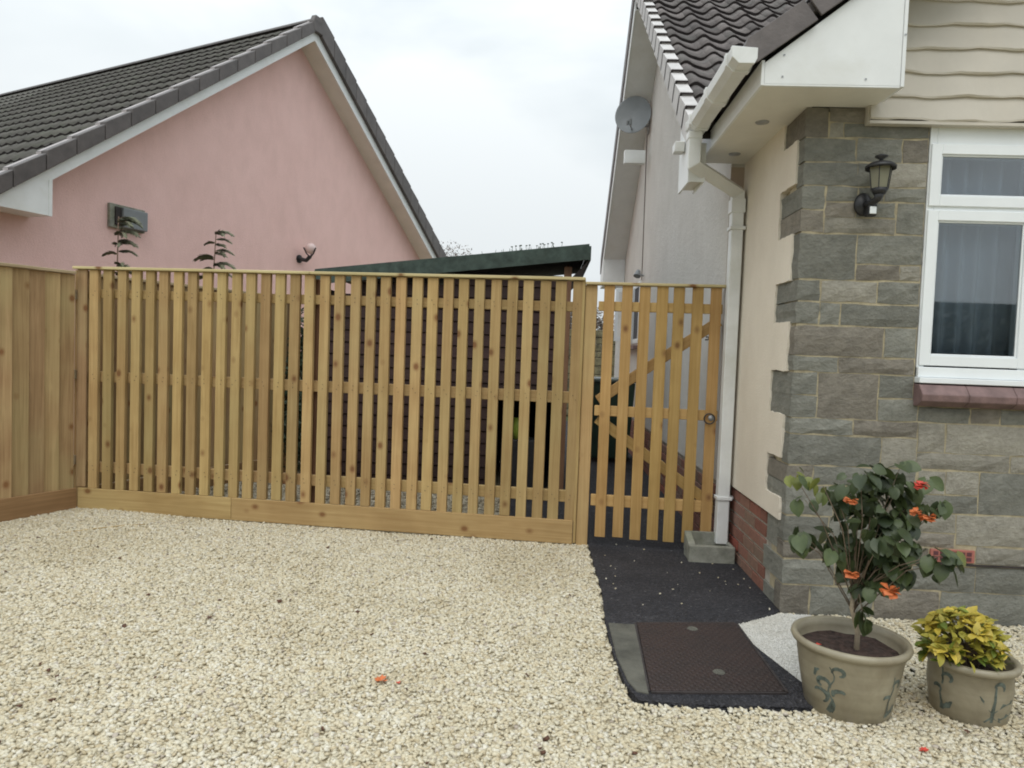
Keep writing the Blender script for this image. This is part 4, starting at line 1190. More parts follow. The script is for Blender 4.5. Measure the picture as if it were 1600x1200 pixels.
# security lamp on the gable wall
sl_ = empty('security_lamp', (XM - 0.002, 9.0, 2.34)); tag(sl_, 'small grey cone shaped security lamp on the bungalow side wall above the gate', 'lamp')
m = MB(); m.lathe([(0.0, 0.0), (0.035, 0.0), (0.045, 0.02), (0.075, 0.14), (0.0, 0.145)], (0, 0, 0), 16)
o = m.build('shade', M['dish'], sl_, smooth=False); o.location = (-0.07, -0.02, 0.06); o.rotation_euler = (math.radians(155), math.radians(15), 0); o.scale = (.62, .62, .62)
m = MB(); m.tube([(0, 0, 0), (-0.07, -0.01, 0.02)], 0.012, 8); m.build('bracket', M['galv'], sl_)

# satellite dish
sd_ = empty('satellite_dish', (0.95, 8.95, 4.24)); tag(sd_, 'grey oval satellite dish mounted under the bungalow roof verge', 'satellite dish')
m = MB()
R0 = 0.230
prof = [(0.0, -0.035)] + [(R0 * t, -0.035 + 0.045 * t * t) for t in (0.25, 0.5, 0.75, 0.95, 1.0)] + [(R0 * 1.015, 0.008), (R0 * 0.98, 0.0)] + [(R0 * t, -0.042 + 0.045 * t * t) for t in (0.75, 0.5, 0.25)] + [(0.0, -0.042)]
m.lathe(prof, (0, 0, 0), 36)
dsh = m.build('dish', M['dish'], sd_, smooth=True)
aim = Vector((-0.30, -1.0, 0.18)).normalized()
q = aim.to_track_quat('Z', 'Y'); dsh.rotation_mode = 'QUATERNION'; dsh.rotation_quaternion = q; dsh.location = (0, 0, 0.06); dsh.scale = (0.96, 1.04, 1)
m = MB(); m.tube([(0.0, 0.03, -0.12), (-0.06, -0.20, -0.10)], 0.010, 8); m.build('arm', M['galv'], sd_)
m = MB(); m.tube([(-0.05, -0.20, -0.125), (-0.055, -0.21, -0.06)], 0.022, 10); m.tube([(-0.09, -0.2, -0.13), (-0.085, -0.21, -0.08)], 0.014, 8); m.build('receiver', M['dish'], sd_)
m = MB(); m.tube([(0.0, 0.05, 0.0), (0.05, 0.08, -0.03), (0.22, 0.16, -0.03)], 0.015, 8); m.box(0.208, 0.223, 0.10, 0.22, -0.12, 0.04); m.build('wall_mount', M['galv'], sd_)

# wall lantern by the window
wl = empty('wall_lantern', (1.585, 3.732, 2.115)); wl.scale = (0.9, 0.9, 0.9); tag(wl, 'black lantern with frosted glass and white motion sensor on the stone wall', 'wall lamp')
m = MB(); m.lathe([(0.0, 0.0), (0.045, 0.0), (0.052, 0.006), (0.045, 0.016), (0.02, 0.03), (0.0, 0.032)], (0, 0, 0), 24)
o = m.build('back_plate', M['black'], wl, smooth=True); o.rotation_euler = (PI / 2, 0, 0); o.location = (-0.012, -0.004, 0.02); o.scale = (1.0, 1.25, 1)
m = MB(); m.tube([(-0.01, -0.02, 0.02), (0.0, -0.06, 0.01), (0.02, -0.11, 0.03), (0.025, -0.12, 0.065)], [0.018, 0.02, 0.02, 0.03], 12)
m.tube([(0.025, -0.12, 0.055), (0.025, -0.12, 0.085)], [0.030, 0.046], 16)
m.build('arm', M['black'], wl, smooth=True)
def six(mb, r0, r1, z0, z1, c, seg=6, mi=0):
    mb.lathe([(0, z0), (r0, z0), (r1, z1), (0, z1)], (c[0], c[1], 0), seg, mi)
LC = (0.025, -0.12)
m = MB(); six(m, 0.044, 0.060, 0.087, 0.200, LC, 6); m.build('lamp_glass', M['frost'], wl)
m = MB()
for k in range(6):
    t = 2 * PI * k / 6
    m.tube([(LC[0] + 0.0455 * math.cos(t), LC[1] + 0.0455 * math.sin(t), 0.085), (LC[0] + 0.0615 * math.cos(t), LC[1] + 0.0615 * math.sin(t), 0.202)], 0.0028, 5)
m.build('glazing_bars', M['black'], wl)
m = MB(); m.lathe([(0.0, 0.198), (0.074, 0.198), (0.078, 0.190), (0.080, 0.206), (0.060, 0.222), (0.030, 0.232), (0.0, 0.236)], (LC[0], LC[1], 0), 24); m.build('cap', M['black'], wl, smooth=True)
m = MB(); m.lathe([(0.0, 0.230), (0.013, 0.232), (0.010, 0.243), (0.034, 0.257), (0.032, 0.263), (0.010, 0.272), (0.0, 0.276)], (LC[0], LC[1], 0), 20); m.build('finial', M['black'], wl, smooth=True)
m = MB(); m.box(-0.012, 0.036, -0.082, -0.03, -0.055, 0.012); m.build('sensor_housing', M['black'], wl, bevel=0.008, segs=2)
m = MB(); m.box(-0.006, 0.030, -0.090, -0.0825, -0.045, -0.004); m.build('sensor_lens', M['upvc_clean'], wl, bevel=0.003)

# drain surround
tr = MB()
tx0, tx1, ty0, ty1, tz = 0.968, 1.256, 4.570, 4.776, 0.118
w = 0.045
outer = [(tx0, ty0), (tx1, ty0), (tx1, ty1), (tx0, ty1)]
tr.box(tx0 - .004, tx1, ty0, ty0 + w, 0.0, tz); tr.box(tx0, tx1 - .02, ty1 - .012, ty1 + .002, 0.046, tz + .05); tr.add([(tx0, ty0 + w + .0005, 0), (tx0 + w, ty0 + w + .0005, 0), (tx0 + w, ty1 - .013, 0), (tx0, ty1 - .013, 0), (tx0, ty0 + w + .0005, tz), (tx0 + w, ty0 + w + .0005, tz), (tx0 + w, ty1 - .013, tz + .045), (tx0, ty1 - .013, tz + .045)], [(0, 3, 2, 1), (4, 5, 6, 7), (0, 1, 5, 4), (1, 2, 6, 5), (2, 3, 7, 6), (3, 0, 4, 7)]); tr.box(tx1 - 0.02, tx1, ty0 + w + .0005, ty1, 0, tz - .001)
tr.box(tx0 + w, tx1 - 0.02, ty0 + w + .001, ty1, 0.0, 0.045)
o = tr.build('drain_surround', M['concrete'], bevel=0.006, segs=2)
tag(o, 'mossy concrete gully surround at the foot of the white downpipe', 'drain')

# ================================================================== PINK NEIGHBOUR HOUSE
ph = empty('pink_bungalow', (-4.649, 6.442, 0)); tag(ph, 'pink rendered bungalow gable with brown tiled roof and white bargeboards', 'house')
hv = Vector((0.31019586, 0.95067267, 0)); dv = Vector((-0.909, 0.416, 0)); nv = Vector((0.95067267, -0.31019586, 0))
PO = Vector((-4.649, 6.442, 0))
def pp(s, t, z, o=0.0):  # along the gable, along the ridge, height, outward offset
    return hv * s + dv * t + nv * o + Vector((0, 0, z))
SA, ZA = 3.86, 5.634        # apex of the bargeboard underside
SP = 0.745
SPR = 0.672
def barge_z(s): return ZA - (SA - s) * SP if s < SA else ZA - (s - SA) * SPR
def pbox(mb, s0, s1, o0, o1, z0, z1, t=0):
    mb.add([pp(s0, t, z0, o1), pp(s1, t, z0, o1), pp(s1, t, z0, o0), pp(s0, t, z0, o0), pp(s0, t, z1, o1), pp(s1, t, z1, o1), pp(s1, t, z1, o0), pp(s0, t, z1, o0)],
           [(0, 3, 2, 1), (4, 5, 6, 7), (0, 1, 5, 4), (1, 2, 6, 5), (2, 3, 7, 6), (3, 0, 4, 7)])
def pslab(mb, pts, o0, o1):
    n = len(pts)
    vs = [pp(s, 0, z, o1) for s, z in pts] + [pp(s, 0, z, o0) for s, z in pts]
    mb.add(vs, [tuple(range(n)), tuple(range(2 * n - 1, n - 1, -1))] + [(i, (i + 1) % n, (i + 1) % n + n, i + n) for i in range(n)])
m = MB(); pslab(m, [(-2.2, 0), (7.9, 0), (7.9, barge_z(7.9) + .05), (SA, ZA + 0.05), (0.02, barge_z(0.02) + .05), (0.0, 2.45), (-2.2, 2.45)], -0.5, -0.30)
wallp = m.build('wall', M['pink'], ph)
m = MB(); m.add([pp(-2.2, 0, 0, -.5), pp(-2.2, 9, 0, -.5), pp(-2.2, 9, 2.4, -.5), pp(-2.2, 0, 2.4, -.5)], [(0, 1, 2, 3)])
m.build('side_wall', M['pink'], ph)
# bargeboards
for (sa, sb) in ((0.0, SA), (SA, 8.4)):
    m = MB()
    if sb == SA: pts = [(sa, barge_z(sa)), (sb, ZA), (sb, ZA + 0.21), (sa, barge_z(sa) + 0.15)]
    else: pts = [(sa, ZA), (sb, barge_z(sb)), (sb, barge_z(sb) + 0.15), (sa, ZA + 0.21)]
    pslab(m, pts, -0.02, 0.0); m.build('bargeboard', M['upvc'], ph)
m = MB()  # soffit under the overhang
for (sa, sb) in ((0.02, SA), (SA, 8.4)):
    m.add([pp(sa, 0, barge_z(sa) + .02, -.02), pp(sb, 0, barge_z(sb) + .02, -.02), pp(sb, 0, barge_z(sb) + .02, -.31), pp(sa, 0, barge_z(sa) + .02, -.31)], [(0, 1, 2, 3)])
m.build('soffit', M['soffit'], ph)
m = MB(); pslab(m, [(-1.2, 2.429), (0.0, 2.429), (0.0, barge_z(0.0) + 0.12), (-0.4, barge_z(-0.4) + 0.12)], -0.32, 0.003); m.build('box_end', M['upvc'], ph)
m = MB(); pslab(m, [(-0.028, 2.427), (0.004, 2.427), (0.004, barge_z(0.0) + 0.01), (-0.028, barge_z(-0.02) + 0.01)], -0.02, 0.010); m.build('corner_trim', M['upvc'], ph)
# verge tiles
GH = 0.29
def verge_piece(s0, s1, up):
    mb = MB()
    z = lambda s, w: barge_z(s) + w
    lo, hi = (0.13, 0.29) if up else (0.15, 0.44)
    a, b_2 = (s0, s1)
    pts = [(a, z(a, lo)), (b_2, z(b_2, lo)), (b_2, z(b_2, hi)), (a, z(a, hi) + (0.022 if up else 0.0))]
    if not up: pts[2] = (b_2, z(b_2, hi) + 0.022)
    pslab(mb, pts, -0.02, 0.055)
    n0 = len(mb.v)
    pts2 = [(a, z(a, hi - 0.02)), (b_2, z(b_2, hi - 0.02)), (b_2, z(b_2, hi) - 0.001), (a, z(a, hi) + (0.021 if up else -0.001))]  # top strip, paler to carry a painted sky highlight
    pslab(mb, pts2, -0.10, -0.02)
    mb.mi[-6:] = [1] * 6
    return mb
for k in range(-3, 14):
    s0 = SA - 0.06 - (13 - k) * 0.2985 - 0.0; s1 = s0 + 0.291
    if s1 > SA - 0.03: s1 = SA - 0.03
    verge_piece(s0, s1, True).build('verge_tile', [M['verge_pink'], M['verge_sheen']], ph, bevel=0.006)
for k in range(0, 16):
    s0 = SA + 0.10 + k * 0.2985; verge_piece(s0, s0 + 0.291, False).build('verge_tile', [M['verge_pink'], M['verge_sheen']], ph, bevel=0.006)
# ridge end
m = MB(); 
r_ = 0.075
pts = []
m2 = []
for t0 in (-0.10, 12.0):
    for k in range(9):
        a = PI * k / 8
        m2.append(pp(SA + r_ * math.cos(a), 0, ZA + 0.25 + r_ * 0.8 * math.sin(a), 0.06) + dv * (t0 + 0.10))
m.add(m2, [(k, k + 1, k + 10, k + 9) for k in range(8)] + [tuple(range(8, -1, -1))])
m.build('ridge_tiles', M['verge_pink'], ph, smooth=False)
m = MB(); pslab(m, [(SA - 0.10, ZA + 0.10), (SA + 0.10, ZA + 0.10), (SA + 0.17, ZA + 0.20), (SA + 0.07, ZA + 0.33), (SA - 0.06, ZA + 0.33), (SA - 0.12, ZA + 0.22)], -0.02, 0.058); m.build('ridge_end', M['verge_pink'], ph, bevel=0.01)
# tiled slope facing left/front
roofp = empty('roof', (0, 0, 0), 0, ph)
lng = math.hypot(1, SP)
u_dir = dv.normalized(); s_up = (hv + Vector((0, 0, SP))).normalized(); w_dir = u_dir.cross(s_up).normalized()
if w_dir.z < 0: w_dir = -w_dir
tme2 = tile_mesh('tile', 0.33, 0.372 + 0.04, [M['tile_pink'], M['tile_edge']], 2, 0.010, 10)
base_w = 0.235
def tile_mat4(k, c, w_=0.33):
    s = SA - (14.2 - k) * 0.2985
    p = pp(s, 0, barge_z(s) + base_w, -0.10) + dv * (c * w_)
    mx = Matrix((u_dir, s_up, w_dir)).transposed().to_4x4()
    # flip so that local x follows the ridge and z points up
    mx.translation = p
    return mx
cnt = 0
jp = MB(); src2 = [v.co.copy() for v in tme2.vertices]; sf2 = [tuple(p.vertices) for p in tme2.polygons]; smi2 = [p.material_index for p in tme2.polygons]
for c in range(0, 40):
    for k in range(-2, 14):
        mx = tile_mat4(k, c)
        if cnt < 285 and c < 18:
            o = bpy.data.objects.new('tile', tme2); COL.objects.link(o); o.parent = roofp; o.matrix_local = mx; cnt += 1
        else:
            b = len(jp.v); jp.v += [tuple(mx @ v) for v in src2]; jp.f += [tuple(b + i for i in f) for f in sf2]; jp.mi += smi2
o = jp.build('joined_tiles', [M['tile_pink'], M['tile_edge']], roofp); o['kind'] = 'stuff'
m = MB()
for (sa, sb) in ((-1.2, SA), (SA, 8.6)):
    za, zb = barge_z(sa) + base_w - 0.04, barge_z(sb) + base_w - 0.04
    m.add([pp(sa, 0, za, 0.0), pp(sb, 0, zb, 0.0), pp(sb, 13, zb, 0.0), pp(sa, 13, za, 0.0)], [(0, 1, 2, 3)])
m.build('roof_deck', M['tile_edge'], roofp)

# meter cupboard
mp_ = PO + pp(0.83, 0, 2.49, -0.30)
mc2 = empty('meter_box', mp_, math.atan2(hv.y, hv.x)); tag(mc2, 'weathered grey meter box on the pink wall', 'meter box')
m = MB(); m.box(0, 0.44, -0.04, 0, 0, 0.25); m.build('cabinet', M['concrete'], mc2, bevel=0.004)
m = MB(); m.box(0.13, 0.44, -0.085, -0.041, 0.015, 0.225); m.build('cover', M['dish'], mc2, bevel=0.012, segs=2)
m = MB(); m.box(0.055, 0.125, -0.06, -0.041, 0.03, 0.22); m.build('door_recess', M['tile_edge'], mc2)
# pink-house lamp
lp = empty('globe_wall_lamp', PO + pp(4.0, 0, 2.58, -0.30), math.atan2(hv.y, hv.x)); tag(lp, 'small black bracket lamp with pinkish glass globe on the pink wall', 'wall lamp')
m = MB(); m.lathe([(0, 0), (0.06, 0), (0.06, 0.02), (0, 0.03)], (0, 0, 0), 16); o = m.build('back_plate', M['black'], lp); o.rotation_euler = (PI / 2, 0, 0); o.location = (0, 0, 0)
m = MB(); m.tube([(0, -0.02, 0), (0.02, -0.12, -0.02), (0.03, -0.18, 0.04)], 0.03, 8)
for k in range(3):
    t = k * 2.1 + 0.4; m.tube([(0.03, -0.18, 0.02), (0.03 + 0.06 * math.cos(t), -0.18 + 0.06 * math.sin(t), 0.08), (0.03 + 0.10 * math.cos(t), -0.18 + 0.10 * math.sin(t), 0.16)], 0.010, 6)
m.build('bracket', M['black'], lp)
m = MB(); R1 = 0.08
m.lathe([(max(0.001, R1 * math.sin(a)), -R1 * math.cos(a)) for a in np.linspace(0.0, PI, 12)], (0.03, -0.18, 0.155), 20)
M['globe'] = plain('pinkish_globe_glass', (0.70, 0.54, 0.51), 0.15, 0.03, 5)
m.build('globe', M['globe'], lp, smooth=True)

# ================================================================== SHED behind the fence
sh = empty('garden_shed', (-2.05, 6.55, 0)); tag(sh, 'dark brown timber shed with sloping green felt roof behind the slatted fence', 'shed')
SO = Vector((-2.05, 6.55, 0))
def sbuild(mb, name, mat, **kw):
    o = mb.build(name, mat, **kw); o.parent = sh; o.location = -SO; return o
def shed_top(x): return 1.885 + (x + 2.12) * 0.121
bh = 0.112; z = 0.02; k = 0
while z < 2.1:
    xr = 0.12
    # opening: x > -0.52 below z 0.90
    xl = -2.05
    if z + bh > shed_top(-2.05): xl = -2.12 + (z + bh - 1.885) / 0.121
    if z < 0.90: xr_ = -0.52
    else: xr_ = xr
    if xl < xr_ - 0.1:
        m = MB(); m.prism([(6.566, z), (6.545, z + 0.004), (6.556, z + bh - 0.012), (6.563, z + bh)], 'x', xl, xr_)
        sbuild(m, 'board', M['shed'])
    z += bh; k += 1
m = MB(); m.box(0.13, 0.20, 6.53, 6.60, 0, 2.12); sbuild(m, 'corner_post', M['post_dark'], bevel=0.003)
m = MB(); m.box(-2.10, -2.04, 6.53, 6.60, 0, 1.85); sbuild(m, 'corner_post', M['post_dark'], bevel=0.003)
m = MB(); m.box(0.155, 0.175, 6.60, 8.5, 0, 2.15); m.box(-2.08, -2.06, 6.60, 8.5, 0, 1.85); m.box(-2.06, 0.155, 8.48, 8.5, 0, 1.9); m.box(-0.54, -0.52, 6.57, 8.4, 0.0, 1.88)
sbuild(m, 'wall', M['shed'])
m = MB(); m.box(-0.53, 0.14, 6.44, 6.60, 0.895, 0.915); sbuild(m, 'shelf', M['dish'], bevel=0.002)
m = MB(); m.prism([(-2.15, 1.995), (0.345, 2.296), (0.345, 2.318), (-2.15, 2.017)], 'y', 6.44, 8.6); rf = sbuild(m, 'roof', M['felt'])
m = MB(); m.prism([(-2.15, 1.875), (0.345, 2.176), (0.345, 2.300), (-2.15, 1.999)], 'y', 6.425, 6.439); sbuild(m, 'fascia', M['felt'])
m = MB(); m.prism([(6.425, 2.296), (8.6, 2.296), (8.6, 2.17), (6.425, 2.17)], 'x', 0.346, 0.362); sbuild(m, 'side_fascia', M['felt'])
m = MB(); m.add([(0.20, 6.50, 2.02), (0.345, 6.45, 2.17), (0.345, 8.5, 2.17), (0.20, 8.5, 2.02)], [(0, 1, 2, 3)]); sbuild(m, 'eave_board', M['shed'])
# moss sprigs on the roof edge
ms = MB()
for k in range(34):
    x = random.uniform(-0.45, 0.05) if k < 26 else random.uniform(-0.9, 0.2)
    zb_ = 2.017 + (x + 2.15) * 0.1206
    h = random.uniform(0.015, 0.05)
    ms.tube([(x, 6.46, zb_), (x + random.uniform(-.01, .01), 6.46, zb_ + h)], [0.003, 0.002], 4)
    if h > 0.03:
        ms.box(x - .008, x + .008, 6.455, 6.465, zb_ + h * .8, zb_ + h)
tag(ms.build('moss_sprigs', M['dark_leaf']), 'tiny weeds sprouting along the green shed roof edge', 'weeds', kind='stuff')
# lime bag in the shed
m = MB(); m.lathe([(0.0, 0), (0.055, 0.0), (0.07, 0.10), (0.062, 0.2), (0.0, 0.205)], (0, 0, 0), 14)
o = m.build('lime_watering_can', M['lime'], smooth=True); o.location = (-0.235, 6.75, 0.50)
o.name = 'lime_bucket'; tag(o, 'lime green bucket glimpsed inside the dark shed opening', 'bucket')
m = MB(); m.box(-0.40, -0.05, 6.65, 6.95, 0.0, 0.498); o = m.build('storage_box', M['black'], bevel=0.01)
tag(o, 'black storage box standing inside the shed opening', 'box')

# ================================================================== BINS, GARDEN WALL, SHRUBS
bn = empty('wheelie_bin', (0.80, 9.0, 0)); tag(bn, 'dark green wheelie bin seen through the gate slats', 'bin')
m = MB(); m.add([(-.24, -.26, .06), (.24, -.26, .06), (.24, .24, .06), (-.24, .24, .06), (-.29, -.34, 1.0), (.29, -.34, 1.0), (.29, .3, 1.0), (-.29, .3, 1.0)], [(0, 3, 2, 1), (4, 5, 6, 7), (0, 1, 5, 4), (1, 2, 6, 5), (2, 3, 7, 6), (3, 0, 4, 7)])
m.build('body', M['bin'], bn, bevel=0.02, segs=2)
m = MB(); m.box(-.31, .31, -.37, .32, 1.002, 1.045); m.build('lid', M['bin_lid'], bn, bevel=0.015, segs=2)
for sx in (-.26, .26):
    m = MB(); m.lathe([(0, -.03), (.1, -.03), (.1, .03), (0, .03)], (0, 0, 0), 18); o = m.build('wheel', M['black'], bn); o.rotation_euler = (0, PI / 2, 0); o.location = (sx, .27, .1)

gwall = empty('garden_wall', (0.9, 15.4, 0)); tag(gwall, 'rough olive brown stone garden wall behind the gate', 'wall')
m = MB(); m.box(-3.9, 2.6, 0.02, 0.3, 0, 1.82); m.build('core', M['mortar_grey'], gwall)
zz = 0.0; r = 0
while zz < 1.8:
    xx = -0.7
    hh = random.uniform(0.13, 0.2)
    while xx < 0.7:
        ww = random.uniform(0.2, 0.4)
        m = MB(); m.box(xx, xx + ww - 0.012, random.uniform(-.02, .0), 0.05, zz, zz + hh - 0.012); m.build('stone', M['garden_stone'], gwall, bevel=0.01)
        xx += ww
    zz += hh

def leaf_cloud(mb, c, r, n, size, seed=0, mi=0, squash=(1, 1, 1)):
    rr = random.Random(seed)
    for _ in range(n):
        while True:
            p = Vector((rr.uniform(-1, 1), rr.uniform(-1, 1), rr.uniform(-1, 1)))
            if 0.25 < p.length < 1: break
        p = Vector((p.x * squash[0], p.y * squash[1], p.z * squash[2])) * r + Vector(c)
        a = Vector((rr.uniform(-1, 1), rr.uniform(-1, 1), rr.uniform(-1, 1))).normalized(); b = a.orthogonal().normalized()
        s = size * rr.uniform(0.6, 1.3)
        mb.add([p - a * s, p + b * s * 0.4, p + a * s, p - b * s * 0.4], [(0, 1, 2, 3)], mi)
def shrub(name, c, r, n, size, mat, label, seed, squash=(1, 1, 1), cat='shrub'):
    e = empty(name, (c[0], c[1], 0)); tag(e, label, cat)
    m = MB()
    for k in range(7):
        rr = random.Random(seed * 13 + k)
        leaf_cloud(m, (rr.uniform(-.45, .45) * r * squash[0], rr.uniform(-.4, .4) * r * squash[1], c[2] + rr.uniform(-.5, .5) * r * squash[2]), r * rr.uniform(.45, .7), n // 7, size, seed + k, 0, squash)
    o = m.build('foliage', mat, e); o['kind'] = 'stuff'
    m = MB(); m.tube([(0, 0, 0), (0.02, 0, c[2] * .6), (0, 0.02, c[2])], [0.03, 0.022, 0.01], 6)
    for k in range(6):
        t = k * 1.05; m.tube([(0, 0, c[2] * .4), (r * .5 * math.cos(t) * squash[0], r * .5 * math.sin(t), c[2] + r * .2)], [0.012, 0.004], 5)
    m.build('stem', M['bark'], e)
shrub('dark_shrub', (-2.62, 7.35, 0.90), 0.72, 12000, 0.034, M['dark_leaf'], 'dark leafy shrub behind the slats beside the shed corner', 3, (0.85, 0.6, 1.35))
shrub('hedge_bush', (0.70, 17.2, 1.9), 1.1, 5000, 0.05, M['twigs'], 'brownish bare hedge rising behind the garden wall', 5, (1.3, 0.7, 0.62))
shrub('bare_bush', (-3.0, 22, 3.6), 0.9, 1500, 0.04, M['twigs'], 'distant bare bush just peeking over the shed roof beside the pink gable', 8, (0.8, .8, 1.2))

# conifer saplings in front of the pink wall
def frond(mb, base, d, ln, seed):
    rr = random.Random(seed)
    pts = []; n = 7; d = Vector(d).normalized(); p = Vector(base)
    for i in range(n + 1):
        pts.append(p.copy()); dd = (d + Vector((0, 0, -0.16 * i))).normalized(); p = p + dd * (ln / n)
    mb.tube(pts, [0.0035 * (1 - i / (n + 2)) for i in range(n + 1)], 4, 1)
    for i in range(1, n + 1):
        for sd in (-1, 1):
            for q in range(11):
                t = rr.random(); o = pts[i - 1].lerp(pts[i], t)
                ax = (pts[i] - pts[i - 1]).normalized(); side = ax.cross(Vector((0, 0, 1))).normalized() * sd
                l2 = ln * 0.48 * (1 - 0.55 * i / n) * rr.uniform(.7, 1.2)
                tip = o + (ax * 0.75 + side * 0.55 + Vector((0, 0, rr.uniform(-.45, .05)))).normalized() * l2
                wv = Vector((0, 0, 1)).cross(tip - o).normalized() * 0.0045 + Vector((0, 0, 0.003))
                mid = o.lerp(tip, .5)
                mb.add([o, mid + wv * 1.3, tip, mid - wv * 1.3], [(0, 1, 2, 3)], 0)
def sapling(loc, h, z_lo, fr, lean, label, seed):
    e = empty('conifer_sapling', loc); tag(e, label, 'sapling')
    m = MB(); m.tube([(0, 0, 0), (lean * .3, 0, h * .5), (lean, 0, h)], [0.013, 0.011, 0.004], 7); m.build('trunk', M['conifer_stem'], e)
    for i, (zf_, dx, dy, ln) in enumerate(fr):
        m = MB(); frond(m, (lean * (zf_ / h), 0, zf_), (dx, dy, 0.35), ln, seed + i); m.build('frond', [M['conifer'], M['conifer_stem']], e)
# the stems stand between the closeboard fence and the pink wall
sapling((-4.02, 6.42, 0), 2.44, 2.0, [(2.42, 1, -.1, .22), (2.38, .9, -.5, .2), (2.36, .6, .4, .12), (2.30, 1, -.2, .22), (2.27, .7, -.7, .2), (2.40, 1, .3, .2), (2.20, 1, -.2, .20), (2.18, .5, -.9, .16), (2.22, .8, .5, .14), (2.10, -1, -.2, .13), (2.12, .9, .1, .17), (1.98, 1, -.3, .17), (2.0, .7, -.7, .15), (1.93, 1, .2, .19), (1.90, .8, -.6, .18), (1.92, -.9, -.2, .12), (1.84, .9, -.3, .2), (1.80, -.9, -.1, .18)], 0.03, 'leafy conifer sapling in front of the meter box on the pink wall', 10)
sapling((-3.13, 6.40, 0), 2.33, 2.0, [(2.32, 1, -.1, .17), (2.30, .8, -.6, .13), (2.25, 1, 0, .15), (2.22, -1, -.1, .10), (2.20, .9, -.4, .13), (2.15, 1, .1, .17), (2.12, .9, -.5, .15), (2.09, -1, -.1, .18), (2.07, -.8, -.5, .12), (2.03, 1, -.1, .2), (2.01, .8, -.6, .16), (1.98, -.9, -.3, .12), (1.95, 1, 0, .17), (1.90, -.9, 0, .2)], 0.07, 'thin conifer sapling with drooping fronds in front of the pink wall centre', 40)

# far hedge that closes the view behind the photographer (seen mirrored in the window)
hb = MB()
rr = random.Random(4)
for k in range(26):
    leaf_cloud(hb, (-24 + k * 3.0, -25 + rr.uniform(-.6, .6), 2.2 + rr.uniform(-.2, .2)), 2.1, 500, 0.20, 60 + k)
hb.box(-30, 55, -26.5, -25.5, 0, 4.3)
tag(hb.build('street_hedge', M['hedge']), 'long clipped green hedge across the street', 'hedge', kind='stuff')

# ================================================================== POTS
def pot(loc, r_rim, r_base, h, label, seed, motifs):
    e = empty('plant_pot', loc); tag(e, label, 'plant pot')
    t = 0.016
    prof = [(0.0, 0.0), (r_base * 0.96, 0.0), (r_base, 0.008), (r_base + (r_rim - r_base) * 0.42, h * 0.5), (r_rim - 0.022, h * 0.84), (r_rim - 0.019, h - 0.034),
            (r_rim - 0.005, h - 0.027), (r_rim, h - 0.016), (r_rim - 0.004, h - 0.003), (r_rim - 0.014, h), (r_rim - 0.024, h - 0.006), (r_rim - 0.030, h - 0.03), (r_rim - 0.036, h * 0.62), (0, h * 0.62)]
    m = MB(); m.lathe(prof, (0, 0, 0), 56); m.build('pot_body', M['pot'], e, smooth=True)
    m = MB()
    n = 20; vs = [(0, 0, h - 0.052)]; fs = []
    for i in range(1, 8):
        for k in range(n):
            a = 2 * PI * k / n; rr_ = (r_rim - 0.034) * i / 7
            vs.append((rr_ * math.cos(a), rr_ * math.sin(a), h - 0.055 + random.uniform(-.006, .006)))
    for k in range(n): fs.append((0, 1 + k, 1 + (k + 1) % n))
    for i in range(6):
        for k in range(n):
            a = 1 + i * n + k; b = 1 + i * n + (k + 1) % n
            fs.append((a, a + n, b + n, b))
    m.add(vs, fs); m.build('soil', M['soil'], e)
    # painted scroll motif standing a hair proud of the glaze
    def wall_pt(a, z, lift=0.0008):
        # body radius at z by interpolation of the outer profile
        P = [(r_base, 0.008), (r_base + (r_rim - r_base) * 0.42, h * 0.5), (r_rim - 0.022, h * 0.84)]
        for (ra, za), (rb, zb2) in zip(P, P[1:]):
            if za <= z <= zb2:
                r = ra + (rb - ra) * (z - za) / (zb2 - za); break
        else: r = P[-1][0] if z > P[-1][1] else P[0][0]
        return Vector(((r + lift) * math.cos(a), (r + lift) * math.sin(a), z))
    for (a0, z0, strokes) in motifs:
        mt = MB()
        for st in strokes:
            st = [(p_[0] * 1.25, p_[1] * 1.25, p_[2] * 1.25) for p_ in st]
            pts = [wall_pt(a0 + du / r_base, z0 + dz) for du, dz, w_ in st]
            ws = [w_ for _, _, w_ in st]
            vs = []; fs = []
            for i, p in enumerate(pts):
                d = (pts[min(i + 1, len(pts) - 1)] - pts[max(i - 1, 0)]).normalized()
                nrm = Vector((p.x, p.y, 0)).normalized(); sd2 = d.cross(nrm).normalized()
                vs += [p + sd2 * ws[i], p - sd2 * ws[i]]
            for i in range(len(pts) - 1): fs.append((2 * i, 2 * i + 1, 2 * i + 3, 2 * i + 2))
            mt.add(vs, fs)
        o = mt.build('painted_scroll', M['motif'], e); o['kind'] = 'stuff'
    return e
def scroll(cx, cz, r, a0, a1, w, n=12, grow=0.0):
    return [(cx + (r * (1 - grow * i / n)) * math.cos(a0 + (a1 - a0) * i / n), cz + (r * (1 - grow * i / n)) * math.sin(a0 + (a1 - a0) * i / n), w * 1.5 * (0.4 + 0.9 * math.sin(PI * (i + .5) / (n + 1)))) for i in range(n + 1)]
stem1 = [(0.0 + 0.008 * math.sin(i * .9), 0.0 + i * 0.013, 0.0035 - 0.0002 * i) for i in range(12)]
mA = [stem1, scroll(-0.022, 0.085, 0.020, -0.4, 4.4, 0.0035, grow=.5), scroll(0.018, 0.13, 0.017, 3.4, -1.5, 0.003, grow=.5), scroll(-0.03, 0.045, 0.02, -1.2, 2.6, 0.0035), scroll(0.02, 0.06, 0.016, 3.6, 0.6, 0.004), [(-0.01, 0.0, .007), (0.0, 0.02, .008), (0.004, 0.045, .002)], [(-.045, .1, .004), (-.04, .12, .006), (-.03, .125, .002)]]
